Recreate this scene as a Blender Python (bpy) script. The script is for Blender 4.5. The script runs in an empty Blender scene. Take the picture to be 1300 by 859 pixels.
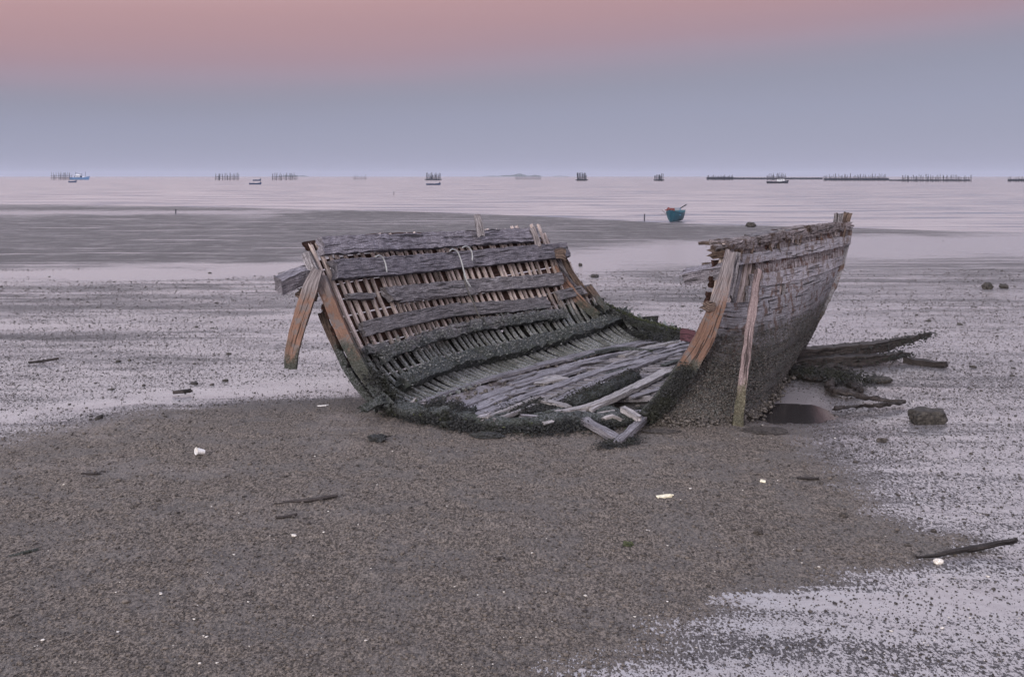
import bpy, math, random
import numpy as np
from mathutils import Vector, noise as mn
random.seed(7); RNG = np.random.default_rng(7)
R = math.radians
H, F, HY = 3.6, 1300.0, 224.0          # eye height, focal length in photo pixels, horizon row
scene = bpy.context.scene
COL = scene.collection

def P(px, py, Y):                       # photo position + distance -> a point in the place
    return np.array([(px-650)/F*Y, Y, H-(py-HY)/F*Y])
def G(px, py, z=0.0):                   # the same for a point at height z
    Y = F*(H-z)/(py-HY)
    return np.array([(px-650)/F*Y, Y, z])
def V(*a): return np.array(a, float)
def unit(v):
    v = np.asarray(v, float); n = np.linalg.norm(v, axis=-1, keepdims=True); return v/np.maximum(n, 1e-9)

# ------------------------------------------------------------------ materials
class NT:
    def __init__(s, name):
        s.m = bpy.data.materials.new(name); s.m.use_nodes = True
        s.t = s.m.node_tree; s.t.nodes.clear()
        s.out = s.n('ShaderNodeOutputMaterial'); s.b = s.n('ShaderNodeBsdfPrincipled')
        s.l(s.b.outputs[0], s.out.inputs[0])
    def n(s, typ, **kw):
        n = s.t.nodes.new(typ)
        for k, v in kw.items(): setattr(n, k, v)
        return n
    def l(s, a, b): s.t.links.new(a, b)
    def val(s, sock, v):
        if isinstance(v, bpy.types.NodeSocket): s.l(v, sock)
        elif isinstance(v, tuple) and len(v) == 3 and sock.type == 'RGBA': sock.default_value = (*v, 1)
        else: sock.default_value = v
    def math(s, op, a, b=0.0, clamp=False):
        n = s.n('ShaderNodeMath', operation=op, use_clamp=clamp); s.val(n.inputs[0], a); s.val(n.inputs[1], b); return n.outputs[0]
    def noise(s, vec, scale, detail=4, rough=.55, dist=0.0):
        n = s.n('ShaderNodeTexNoise'); s.l(vec, n.inputs['Vector']); n.inputs['Scale'].default_value = scale
        n.inputs['Detail'].default_value = detail; n.inputs['Roughness'].default_value = rough; n.inputs['Distortion'].default_value = dist
        return n.outputs['Fac']
    def vor(s, vec, scale, feat='F1'):
        n = s.n('ShaderNodeTexVoronoi', feature=feat); s.l(vec, n.inputs['Vector']); n.inputs['Scale'].default_value = scale
        return n
    def ss(s, x, a, b):
        n = s.n('ShaderNodeMapRange', interpolation_type='SMOOTHSTEP'); s.val(n.inputs[0], x)
        s.val(n.inputs[1], a); s.val(n.inputs[2], b); return n.outputs[0]
    def mix(s, f, a, b):
        n = s.n('ShaderNodeMix', data_type='RGBA'); s.val(n.inputs[0], f); s.val(n.inputs[6], a); s.val(n.inputs[7], b); return n.outputs[2]
    def mixf(s, f, a, b):
        n = s.n('ShaderNodeMix', data_type='FLOAT'); s.val(n.inputs[0], f); s.val(n.inputs[2], a); s.val(n.inputs[3], b); return n.outputs[0]
    def scl(s, vec, sc, add=None):
        n = s.n('ShaderNodeMapping'); s.l(vec, n.inputs[0]); n.inputs['Scale'].default_value = sc
        if add is not None: s.l(add, n.inputs['Location'])
        return n.outputs[0]
    def bump(s, h, strength=.5, dist=.02, nrm=None):
        n = s.n('ShaderNodeBump'); n.inputs['Strength'].default_value = strength; n.inputs['Distance'].default_value = dist
        s.val(n.inputs['Height'], h)
        if nrm: s.l(nrm, n.inputs['Normal'])
        return n.outputs[0]
    def done(s, col, rough=.8, nrm=None, spec=None, ior=None, metal=None):
        s.val(s.b.inputs['Base Color'], col); s.val(s.b.inputs['Roughness'], rough)
        if nrm is not None: s.l(nrm, s.b.inputs['Normal'])
        if spec is not None: s.val(s.b.inputs['Specular IOR Level'], spec)
        if ior is not None: s.val(s.b.inputs['IOR'], ior)
        return s.m

def wood(name, light, dark, tide=1.0, grow=(0.035, 0.045, 0.04), grey=(0.16, 0.17, 0.18), patch=None, crack=.8, growth=1.0, rough=.8, weather=None, tw=1.0, vert=False):
    s = NT(name)
    uv = s.n('ShaderNodeTexCoord').outputs['UV']; oi = s.n('ShaderNodeObjectInfo').outputs['Random']
    cmb = s.n('ShaderNodeCombineXYZ'); s.l(s.math('MULTIPLY', oi, 37.0), cmb.inputs[0]); s.l(s.math('MULTIPLY', oi, 11.0), cmb.inputs[1]); off = cmb.outputs[0]
    pos = s.n('ShaderNodeNewGeometry').outputs['Position']
    pos_ = s.n('ShaderNodeNewGeometry').outputs['Position']
    g1 = s.noise(s.scl(uv, (38, 4, 1) if vert else (3.2, 62, 1), off), 1.0, 6, .7, .15)
    g2 = s.noise(s.scl(uv, (14, 5, 1) if vert else (9, 22, 1), off), 1.0, 6, .75, .4); mot = s.noise(pos_, 48, 5, .75)
    blot = s.noise(pos, 3.0, 5, .6)
    c = s.mix(s.ss(g1, .34, .66), dark, light)
    c = s.mix(s.math('MULTIPLY', s.ss(g2, .5, .3), .55), c, dark)
    c = s.mix(s.math('MULTIPLY', s.ss(mot, .5, .38), .7), c, dark); c = s.mix(s.math('MULTIPLY', s.ss(mot, .56, .68), .5), c, tuple(min(.8, x*1.45) for x in light))
    if patch: c = s.mix(s.ss(s.noise(pos, 5.0, 7, .75), .50, .58), c, patch)
    vary = s.math('ADD', s.math('MULTIPLY', oi, .45), .76)
    hv = s.n('ShaderNodeHueSaturation'); s.val(hv.inputs['Value'], s.math('MULTIPLY', vary, s.math('ADD', s.math('MULTIPLY', blot, .7), .65))); s.l(c, hv.inputs['Color']); c = hv.outputs[0]
    cr = s.ss(s.noise(s.scl(uv, (1.1, 26, 1), off), 1.0, 3, .5, 1.2), .41, .33)
    c = s.mix(s.math('MULTIPLY', cr, crack), c, (0.012, 0.010, 0.010))
    # rust / bolt stains
    vz = s.n('ShaderNodeSeparateXYZ'); s.l(pos, vz.inputs[0]); z = vz.outputs[2]
    edge = s.math('ADD', z, s.math('MULTIPLY', s.math('SUBTRACT', s.noise(pos, 2.2, 5, .65), .5), 1.1)); edge = s.math('ADD', edge, s.math('MULTIPLY', s.math('SUBTRACT', s.noise(s.scl(pos, (1, 1, .35)), 22, 4, .7), .5), .55))
    if weather: c = s.mix(s.ss(edge, weather-.25, weather+.3), c, s.mix(s.ss(g1, .36, .64), (0.10, 0.088, 0.092), (0.30, 0.27, 0.28)))
    gm = s.math('MULTIPLY', s.ss(edge, tide+.12*tw, tide-.22*tw), growth)
    fine = s.noise(pos, 38, 5, .75); spk = s.vor(pos, 55).outputs['Distance']
    gc = s.mix(s.ss(fine, .42, .62), grow, grey)
    gc = s.mix(s.math('MULTIPLY', s.ss(s.noise(pos, 1.7, 3, .6), .5, .62), .5), gc, (0.05, 0.06, 0.042))
    gc = s.mix(s.math('MULTIPLY', s.ss(spk, .16, .08), s.ss(s.noise(pos, 6, 3, .6), .46, .6)), gc, (0.5, 0.5, 0.48))
    c = s.mix(s.math('MULTIPLY', gm, .93), c, gc)
    h = s.math('ADD', s.math('MULTIPLY', g1, .8), s.math('MULTIPLY', cr, -1.0))
    h = s.math('ADD', h, s.math('MULTIPLY', s.noise(pos, 60, 4, .7), .35))
    h = s.mixf(gm, h, s.math('ADD', s.math('MULTIPLY', fine, 2.6), s.math('MULTIPLY', s.vor(pos, 30).outputs['Distance'], -1.2)))
    return s.done(c, s.mixf(gm, rough, .7), s.bump(h, 1.0, .022), spec=.18)

def rough_mat(name, c1, c2, scale=30, speck=None, rough=.75, bd=.02, c3=None):
    s = NT(name); pos = s.n('ShaderNodeNewGeometry').outputs['Position']
    n = s.noise(pos, scale, 6, .7)
    c = s.mix(s.ss(n, .4, .62), c1, c2)
    if c3: c = s.mix(s.ss(s.noise(pos, 2.4, 5, .6), .48, .6), c, c3)
    if speck: c = s.mix(s.ss(s.vor(pos, scale*1.6).outputs['Distance'], .2, .1), c, speck)
    return s.done(c, rough, s.bump(s.noise(pos, scale*1.5, 5, .75), .9, bd), spec=.22)

def paint(name, col, rough=.5, var=.35):
    s = NT(name); pos = s.n('ShaderNodeNewGeometry').outputs['Position']
    n = s.noise(pos, 1.6, 6, .7)
    return s.done(s.mix(s.math('MULTIPLY', s.ss(n, .45, .65), var), col, tuple(x*.35 for x in col)), rough, s.bump(n, .2, .01))

M = {}
M['grey_wood'] = wood('grey_weathered_wood', (0.33, 0.315, 0.36), (0.055, 0.05, 0.062), tide=.95)
M['mid_wood'] = wood('split_grey_wood', (0.31, 0.295, 0.315), (0.055, 0.05, 0.055), tide=1.0)
M['brown_plank'] = wood('brown_inner_plank', (0.085, 0.045, 0.036), (0.03, 0.017, 0.015), tide=1.0, crack=.5, grow=(0.004,0.005,0.005), grey=(0.01,0.011,0.012))  # near-black grow and grey paint the shade of the gaps between ribs
M['rib'] = wood('pale_rib_wood', (0.70, 0.62, 0.60), (0.32, 0.25, 0.23), tide=.98, crack=.5, grow=(0.15,0.175,0.16), grey=(0.46,0.48,0.52))
M['orange'] = wood('orange_brown_wood', (0.215, 0.13, 0.098), (0.15, 0.092, 0.072), tide=1.02, crack=.7, patch=(0.15, 0.125, 0.12), weather=1.85, grow=(0.055,0.065,0.055), grey=(0.11,0.12,0.11))
M['hull'] = wood('peeling_grey_hull_paint', (0.38, 0.375, 0.41), (0.13, 0.12, 0.13), tide=1.2, tw=2.6, patch=(0.13, 0.09, 0.08), crack=.8, grow=(0.035,0.032,0.03), grey=(0.13,0.125,0.12))
M['pale_rail'] = wood('pale_grey_rail_paint', (0.50, 0.49, 0.54), (0.22, 0.20, 0.22), tide=.8, patch=(0.2, 0.16, 0.15), crack=.7)
M['fringe'] = wood('frayed_brown_planking', (0.40, 0.37, 0.39), (0.05, 0.032, 0.028), tide=.9, patch=(0.09, 0.05, 0.04), vert=True)
M['dark_rot'] = wood('rotten_dark_wood', (0.16, 0.12, 0.10), (0.03, 0.02, 0.018), tide=1.0)
M['cap'] = wood('frayed_cap_wood', (0.36, 0.32, 0.33), (0.07, 0.055, 0.055), tide=.9, patch=(0.08, 0.055, 0.045))
M['floor'] = wood('silted_floor_wood', (0.35, 0.34, 0.375), (0.12, 0.112, 0.125), tide=-5, crack=.6, growth=0, rough=.6)
M['floor_pale'] = wood('bleached_floor_wood', (0.46, 0.44, 0.45), (0.22, 0.205, 0.205), tide=-5, crack=.5, growth=0)
M['prop'] = wood('pinkish_pole_wood', (0.38, 0.31, 0.32), (0.18, 0.135, 0.135), tide=.55, grey=(0.26,0.25,0.18), grow=(0.1,0.09,0.06))
M['wet_log'] = wood('wet_dark_log', (0.07, 0.06, 0.058), (0.02, 0.017, 0.017), tide=-5, growth=0, rough=.55)
M['crust'] = rough_mat('barnacle_crust', (0.05, 0.052, 0.05), (0.15, 0.155, 0.155), 45, (0.6, 0.6, 0.58))
M['crust_brown'] = rough_mat('brown_oyster_crust', (0.04, 0.034, 0.03), (0.18, 0.165, 0.155), 40, (0.45, 0.42, 0.4))
M['crust_pale'] = rough_mat('pale_barnacle_crust', (0.10, 0.11, 0.11), (0.30, 0.31, 0.31), 45, (0.7, 0.7, 0.68))
M['moss'] = rough_mat('dark_seaweed', (0.014, 0.015, 0.016), (0.075, 0.078, 0.08), 60, (0.2,0.2,0.19), .7, .03, (0.035, 0.038, 0.03))
M['moss_green'] = rough_mat('green_algae', (0.035, 0.045, 0.025), (0.09, 0.10, 0.05), 35)
M['silt'] = rough_mat('grey_silt', (0.20, 0.185, 0.20), (0.32, 0.30, 0.325), 14, None, .5, .015, (0.13, 0.11, 0.11))
M['rock'] = rough_mat('wet_dark_rock', (0.022, 0.02, 0.019), (0.07, 0.064, 0.058), 22, None, .6)
M['clod'] = rough_mat('mud_clod', (0.035, 0.031, 0.03), (0.10, 0.088, 0.08), 30, None, .75)
M['clod_pale'] = rough_mat('pale_clod', (0.10, 0.088, 0.08), (0.19, 0.165, 0.148), 30, None, .85)
M['shell'] = rough_mat('broken_shell', (0.45, 0.42, 0.38), (0.75, 0.72, 0.68), 60, None, .5, .004)
M['white'] = rough_mat('white_plastic', (0.62, 0.61, 0.60), (0.8, 0.79, 0.78), 40, None, .4, .004)
M['cream'] = rough_mat('cream_foam', (0.6, 0.56, 0.42), (0.78, 0.74, 0.6), 30, None, .7, .006)
M['rope'] = rough_mat('bleached_rope', (0.22, 0.23, 0.24), (0.48, 0.50, 0.51), 120, None, .8, .004)
M['rope_dark'] = rough_mat('dirty_rope', (0.05, 0.05, 0.05), (0.14, 0.13, 0.12), 120, None, .8, .004)
M['stake'] = rough_mat('bamboo_stake', (0.025, 0.03, 0.045), (0.05, 0.052, 0.065), 3)
M['raft'] = paint('dark_raft', (0.035, 0.04, 0.06), .8)
M['navy'] = paint('navy_hull_paint', (0.035, 0.055, 0.12)); M['shipblue'] = paint('blue_ship_paint', (0.10, 0.19, 0.36))
M['teal'] = paint('teal_hull_paint', (0.012, 0.07, 0.105)); M['tealdark'] = paint('teal_inner_paint', (0.02, 0.11, 0.2))
M['offwhite'] = paint('offwhite_paint', (0.55, 0.58, 0.64)); M['black'] = paint('black_metal', (0.015, 0.015, 0.018))
M['red'] = paint('dull_red_cloth', (0.16, 0.05, 0.05), .9); M['glass'] = paint('dark_glass', (0.02, 0.03, 0.05), .1)
M['island'] = rough_mat('island_forest', (0.05, 0.075, 0.07), (0.08, 0.10, 0.09), .05, None, .9, .5)

# ------------------------------------------------------------------ mesh helpers
def tag(o, label=None, cat=None, group=None, kind=None):
    if label: o['label'] = label
    if cat: o['category'] = cat
    if group: o['group'] = group
    if kind: o['kind'] = kind
    return o
def empty(name, loc, *a, **k):
    o = bpy.data.objects.new(name, None); COL.objects.link(o); o.location = tuple(float(x) for x in loc)
    o.empty_display_size = .3
    return tag(o, *a, **k)
def mesh(name, vs, fs, mat, parent=None, uvs=None, smooth=False):
    vs = np.asarray(vs, float)
    org = vs.mean(axis=0) if parent is None else V(*parent.matrix_world_loc) if False else None
    if parent is None: org = np.array([vs[:, 0].mean(), vs[:, 1].mean(), vs[:, 2].min()])
    else: org = V(*worldloc(parent))
    me = bpy.data.meshes.new(name); me.from_pydata((vs-org).tolist(), [], fs)
    if uvs is not None:
        ul = me.uv_layers.new(name='UVMap'); idx = np.empty(len(me.loops), int); me.loops.foreach_get('vertex_index', idx)
        ul.data.foreach_set('uv', np.asarray(uvs, np.float32)[idx].ravel())
    if smooth: me.polygons.foreach_set('use_smooth', [True]*len(me.polygons))
    me.materials.append(M[mat] if isinstance(mat, str) else mat); me.update()
    o = bpy.data.objects.new(name, me); COL.objects.link(o)
    if parent is None: o.location = org.tolist()
    else: o.parent = parent
    return o
def worldloc(o):
    x = Vector((0, 0, 0))
    while o is not None: x += o.location; o = o.parent
    return x
def nz(p, f, seed=0.0):
    return np.array(mn.noise_vector((p[0]*f+seed, p[1]*f+seed*1.7, p[2]*f)))
def resample(pts, seg):
    pts = np.asarray(pts, float)
    if len(pts) > 2:                                      # Catmull-Rom
        q = np.vstack([2*pts[0]-pts[1], pts, 2*pts[-1]-pts[-2]]); o = []
        for i in range(1, len(q)-2):
            for t in np.linspace(0, 1, 12, endpoint=False):
                a, b, c, d = q[i-1:i+3]
                o.append(.5*((2*b)+(c-a)*t+(2*a-5*b+4*c-d)*t*t+(3*b-a-3*c+d)*t**3))
        o.append(pts[-1]); pts = np.array(o)
    L = np.concatenate([[0], np.cumsum(np.linalg.norm(np.diff(pts, axis=0), axis=1))])
    n = max(3, int(L[-1]/seg)+1); s = np.linspace(0, L[-1], n)
    return np.stack([np.interp(s, L, pts[:, k]) for k in range(3)], 1), s
RECT = [(-1, -1), (-.5, -1), (0, -1), (.5, -1), (1, -1), (1, 0), (1, 1), (.5, 1), (0, 1), (-.5, 1), (-1, 1), (-1, 0)]
RND = [(math.cos(a), math.sin(a)) for a in np.linspace(0, 2*math.pi, 10, endpoint=False)]
def timber(name, pts, nrm, w, t, mat, parent=None, amp=.008, freq=6, jag=.08, seg=.07, taper=None, shape=RECT, smooth=False, fray=0.0):
    pts, s = resample(pts, seg); n = len(pts); k = len(shape)
    T = unit(np.gradient(pts, axis=0)); N = np.asarray(nrm, float)
    if N.ndim == 1: N = np.tile(N, (n, 1))
    elif len(N) != n:
        x = np.linspace(0, 1, len(N)); N = np.stack([np.interp(np.linspace(0, 1, n), x, N[:, j]) for j in range(3)], 1)
    N = unit(N-T*(N*T).sum(1)[:, None]); B = np.cross(T, N)
    seed = random.random()*50; jr = [random.random() for _ in range(5)]; jr2 = [random.random() for _ in range(5)]
    vs, uv = [], []
    per = [0]
    for j in range(1, k): per.append(per[-1]+math.hypot((shape[j][0]-shape[j-1][0])*w/2, (shape[j][1]-shape[j-1][1])*t/2))
    L = s[-1]
    for i in range(n):
        f = 1.0
        if taper is not None: f = float(np.interp(s[i]/L, np.linspace(0, 1, len(taper)), taper))
        for j, (a, b) in enumerate(shape):
            wob = 1+.25*amp*40*(mn.noise((s[i]*2.3, seed, j*.13)))*.3
            p = pts[i]+B[i]*a*w/2*f*wob+N[i]*b*t/2*f
            bi = int(round((a+1)*2))
            e0 = max(0, 1-s[i]/max(jag*1.4, 1e-6)); e1 = max(0, 1-(L-s[i])/max(jag*1.4, 1e-6))
            p = p+T[i]*(jag*(jr[bi]-.35)*e0-jag*(jr2[bi]-.35)*e1)
            p = p+nz(p, freq, seed)*amp+nz(p, freq*3.5, seed)*amp*.45
            if fray: p = p+N[i]*0+B[i]*a*fray*mn.noise((s[i]*9, seed, a*5))
            vs.append(p); uv.append((s[i]+seed, per[j]))
    fs = []
    for i in range(n-1):
        for j in range(k):
            j2 = (j+1) % k; fs.append((i*k+j, i*k+j2, (i+1)*k+j2, (i+1)*k+j))
    c0 = len(vs); vs.append(np.mean(vs[:k], axis=0)+T[0]*jag*.12); uv.append((seed, 0))
    c1 = len(vs); vs.append(np.mean(vs[(n-1)*k:n*k], axis=0)-T[-1]*jag*.12); uv.append((seed+L, 0))
    for j in range(k):
        j2 = (j+1) % k; fs.append((c0, j2, j)); fs.append((c1, (n-1)*k+j, (n-1)*k+j2))
    return mesh(name, vs, fs, mat, parent, uv, smooth)

ICO_V = []
_g = (1+5**.5)/2
for a in (-1, 1):
    for b in (-_g, _g): ICO_V += [(0, a, b), (a, b, 0), (b, 0, a)]
ICO_V = unit(np.array(ICO_V))
def _icof():
    f = []
    d = np.linalg.norm(ICO_V[:, None]-ICO_V[None], axis=2); e = d < 1.1
    for i in range(12):
        for j in range(i+1, 12):
            for k in range(j+1, 12):
                if e[i, j] and e[j, k] and e[i, k]:
                    c = np.cross(ICO_V[j]-ICO_V[i], ICO_V[k]-ICO_V[i])
                    f.append((i, j, k) if c@ICO_V[i] > 0 else (i, k, j))
    return np.array(f)
ICO_F = _icof()
OCT_V = np.array([(1, 0, 0), (0, 1, 0), (-1, 0, 0), (0, -1, 0), (0, 0, 1), (0, 0, -1)], float)
OCT_F = np.array([(0, 1, 4), (1, 2, 4), (2, 3, 4), (3, 0, 4), (1, 0, 5), (2, 1, 5), (3, 2, 5), (0, 3, 5)])
def lumps(name, pts, size, mat, parent=None, flat=(1, 1, .6), rot=True, irr=.35, low=False):
    IV, IF = (OCT_V, OCT_F) if low else (ICO_V, ICO_F); K = len(IV)
    pts = np.asarray(pts, float); n = len(pts); size = np.broadcast_to(np.asarray(size, float), (n,))
    v = IV[None]*(1+RNG.uniform(-irr, irr, (n, K, 1)))
    v = v*RNG.uniform(.65, 1.35, (n, 1, 3))*np.array(flat)
    a = RNG.uniform(0, 6.283, n); ca, sa = np.cos(a)[:, None], np.sin(a)[:, None]
    if rot: v = np.stack([v[..., 0]*ca-v[..., 1]*sa, v[..., 0]*sa+v[..., 1]*ca, v[..., 2]], -1)
    v = (v*size[:, None, None]+pts[:, None]).reshape(-1, 3)
    f = (IF[None]+np.arange(n)[:, None, None]*K).reshape(-1, 3)
    return fastmesh(name, v, f, mat, parent)
def fastmesh(name, v, f, mat, parent=None, smooth=False, org=None):
    v = np.asarray(v, float); k = f.shape[1]
    if org is None: org = V(*worldloc(parent)) if parent is not None else np.array([v[:, 0].mean(), v[:, 1].mean(), v[:, 2].min()])
    me = bpy.data.meshes.new(name); me.vertices.add(len(v)); me.loops.add(f.size); me.polygons.add(len(f))
    me.vertices.foreach_set('co', (v-org).astype(np.float32).ravel()); me.loops.foreach_set('vertex_index', f.astype(np.int32).ravel())
    me.polygons.foreach_set('loop_start', np.arange(0, f.size, k, dtype=np.int32))
    if smooth: me.polygons.foreach_set('use_smooth', np.ones(len(f), bool))
    me.materials.append(M[mat] if isinstance(mat, str) else mat); me.update(calc_edges=True)
    o = bpy.data.objects.new(name, me); COL.objects.link(o)
    if parent is None: o.location = org.tolist()
    else: o.parent = parent
    return o
def along(pts, n, spread, zmin=None):                      # n random points round a path
    q, s = resample(pts, .03); i = RNG.integers(0, len(q), n)
    p = q[i]+RNG.normal(0, 1, (n, 3))*np.array(spread)
    return p

# numpy fractal noise for the terrain
def vn(x, y, seed):
    xi = np.floor(x).astype(np.int64); yi = np.floor(y).astype(np.int64); fx = x-xi; fy = y-yi
    fx = fx*fx*(3-2*fx); fy = fy*fy*(3-2*fy)
    def h(a, b):
        n = (a*374761393+b*668265263+seed*1442695041) & 0xffffffff
        n = ((n ^ (n >> 13))*1274126177) & 0xffffffff
        return ((n ^ (n >> 16)) & 0xffff)/65535.0
    return (h(xi, yi)*(1-fx)+h(xi+1, yi)*fx)*(1-fy)+(h(xi, yi+1)*(1-fx)+h(xi+1, yi+1)*fx)*fy
def fbm(x, y, seed, o=4):
    r = 0; a = .5; t = 0
    for i in range(o): r = r+a*vn(x*2**i, y*2**i, seed+i); t += a; a *= .55
    return r/t

# ------------------------------------------------------------------ sky and light
SUN_EL, SUN_AZ = R(14), R(205)                             # low, behind the camera and to its left (compass from +Y)
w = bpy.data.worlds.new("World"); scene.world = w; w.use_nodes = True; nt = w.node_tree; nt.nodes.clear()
def N_(t, **k):
    n = nt.nodes.new(t)
    for a, b in k.items(): setattr(n, a, b)
    return n
LK = nt.links.new
tc = N_('ShaderNodeTexCoord'); sp = N_('ShaderNodeSeparateXYZ'); LK(tc.outputs['Generated'], sp.inputs[0])
nz_ = N_('ShaderNodeTexNoise'); mp = N_('ShaderNodeMapping'); mp.inputs['Scale'].default_value = (1.2, 1.2, 9); LK(tc.outputs['Generated'], mp.inputs[0]); LK(mp.outputs[0], nz_.inputs['Vector']); nz_.inputs['Scale'].default_value = 1.6; nz_.inputs['Detail'].default_value = 3
m1 = N_('ShaderNodeMath', operation='MULTIPLY_ADD'); LK(nz_.outputs['Fac'], m1.inputs[0]); m1.inputs[1].default_value = .03; m1.inputs[2].default_value = -.015
m1b = N_('ShaderNodeMath', operation='MULTIPLY_ADD'); LK(sp.outputs[0], m1b.inputs[0]); m1b.inputs[1].default_value = -.07; LK(m1.outputs[0], m1b.inputs[2])
zc = N_('ShaderNodeMath', operation='MAXIMUM'); LK(sp.outputs[2], zc.inputs[0]); zc.inputs[1].default_value = 0
m1c = N_('ShaderNodeMath', operation='MULTIPLY'); LK(m1b.outputs[0], m1c.inputs[0])
rampw = N_('ShaderNodeMapRange'); LK(zc.outputs[0], rampw.inputs[0]); rampw.inputs[1].default_value = 0; rampw.inputs[2].default_value = .12; LK(rampw.outputs[0], m1c.inputs[1])
m2 = N_('ShaderNodeMath', operation='ADD'); LK(zc.outputs[0], m2.inputs[0]); LK(m1c.outputs[0], m2.inputs[1])
rp = N_('ShaderNodeValToRGB'); LK(m2.outputs[0], rp.inputs[0])
def lin(r, g, b): return tuple(((c/255)/12.92 if c/255 <= .04045 else ((c/255+.055)/1.055)**2.4) for c in (r, g, b))
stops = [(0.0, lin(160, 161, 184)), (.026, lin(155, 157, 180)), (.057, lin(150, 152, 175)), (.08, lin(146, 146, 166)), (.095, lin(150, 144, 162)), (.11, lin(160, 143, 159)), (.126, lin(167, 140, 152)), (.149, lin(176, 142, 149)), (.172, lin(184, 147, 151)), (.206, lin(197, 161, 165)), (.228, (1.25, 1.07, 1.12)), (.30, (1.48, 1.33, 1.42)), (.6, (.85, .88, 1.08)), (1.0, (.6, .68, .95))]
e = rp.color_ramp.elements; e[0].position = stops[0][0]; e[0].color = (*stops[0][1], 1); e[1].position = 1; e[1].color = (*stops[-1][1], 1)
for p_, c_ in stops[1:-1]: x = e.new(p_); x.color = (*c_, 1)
# sunset glow on the far side, behind the camera
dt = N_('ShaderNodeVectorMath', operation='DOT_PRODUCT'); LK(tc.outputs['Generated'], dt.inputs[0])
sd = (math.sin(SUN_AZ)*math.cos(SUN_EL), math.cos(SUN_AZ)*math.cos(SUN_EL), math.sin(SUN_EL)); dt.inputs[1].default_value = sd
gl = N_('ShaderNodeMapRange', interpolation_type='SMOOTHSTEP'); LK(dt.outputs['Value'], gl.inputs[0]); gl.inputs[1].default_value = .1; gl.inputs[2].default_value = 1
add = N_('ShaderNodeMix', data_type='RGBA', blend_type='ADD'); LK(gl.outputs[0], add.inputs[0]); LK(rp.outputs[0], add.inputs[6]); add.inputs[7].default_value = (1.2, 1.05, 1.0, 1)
sky = N_('ShaderNodeTexSky', sky_type='NISHITA'); sky.sun_disc = False; sky.sun_elevation = SUN_EL; sky.sun_rotation = SUN_AZ
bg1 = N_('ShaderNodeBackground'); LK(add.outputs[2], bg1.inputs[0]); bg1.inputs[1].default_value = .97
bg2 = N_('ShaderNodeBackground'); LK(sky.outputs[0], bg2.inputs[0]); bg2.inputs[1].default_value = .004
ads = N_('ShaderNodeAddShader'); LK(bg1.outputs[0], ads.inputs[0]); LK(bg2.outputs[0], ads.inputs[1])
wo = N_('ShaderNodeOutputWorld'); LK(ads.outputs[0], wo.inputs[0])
sl = bpy.data.lights.new('sun', 'SUN'); sl.energy = 1.9; sl.angle = R(14); sl.color = (1, .92, .85)
so = bpy.data.objects.new('sun', sl); COL.objects.link(so); so.rotation_euler = Vector(sd).to_track_quat('Z', 'Y').to_euler(); so.location = (0, -10, 30)

# ------------------------------------------------------------------ camera
cam = bpy.data.cameras.new('camera'); cam.sensor_width = 36; cam.lens = 36.0*F/1300
cam.shift_y = -(859/2-HY)/1300; cam.clip_end = 60000; cam.clip_start = .1
co = bpy.data.objects.new('camera', cam); COL.objects.link(co); co.location = (0, 0, H); co.rotation_euler = (R(90), 0, 0); scene.camera = co
scene.view_settings.view_transform = 'Standard'; scene.view_settings.look = 'None'; scene.view_settings.exposure = 0; scene.view_settings.gamma = 1

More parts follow.
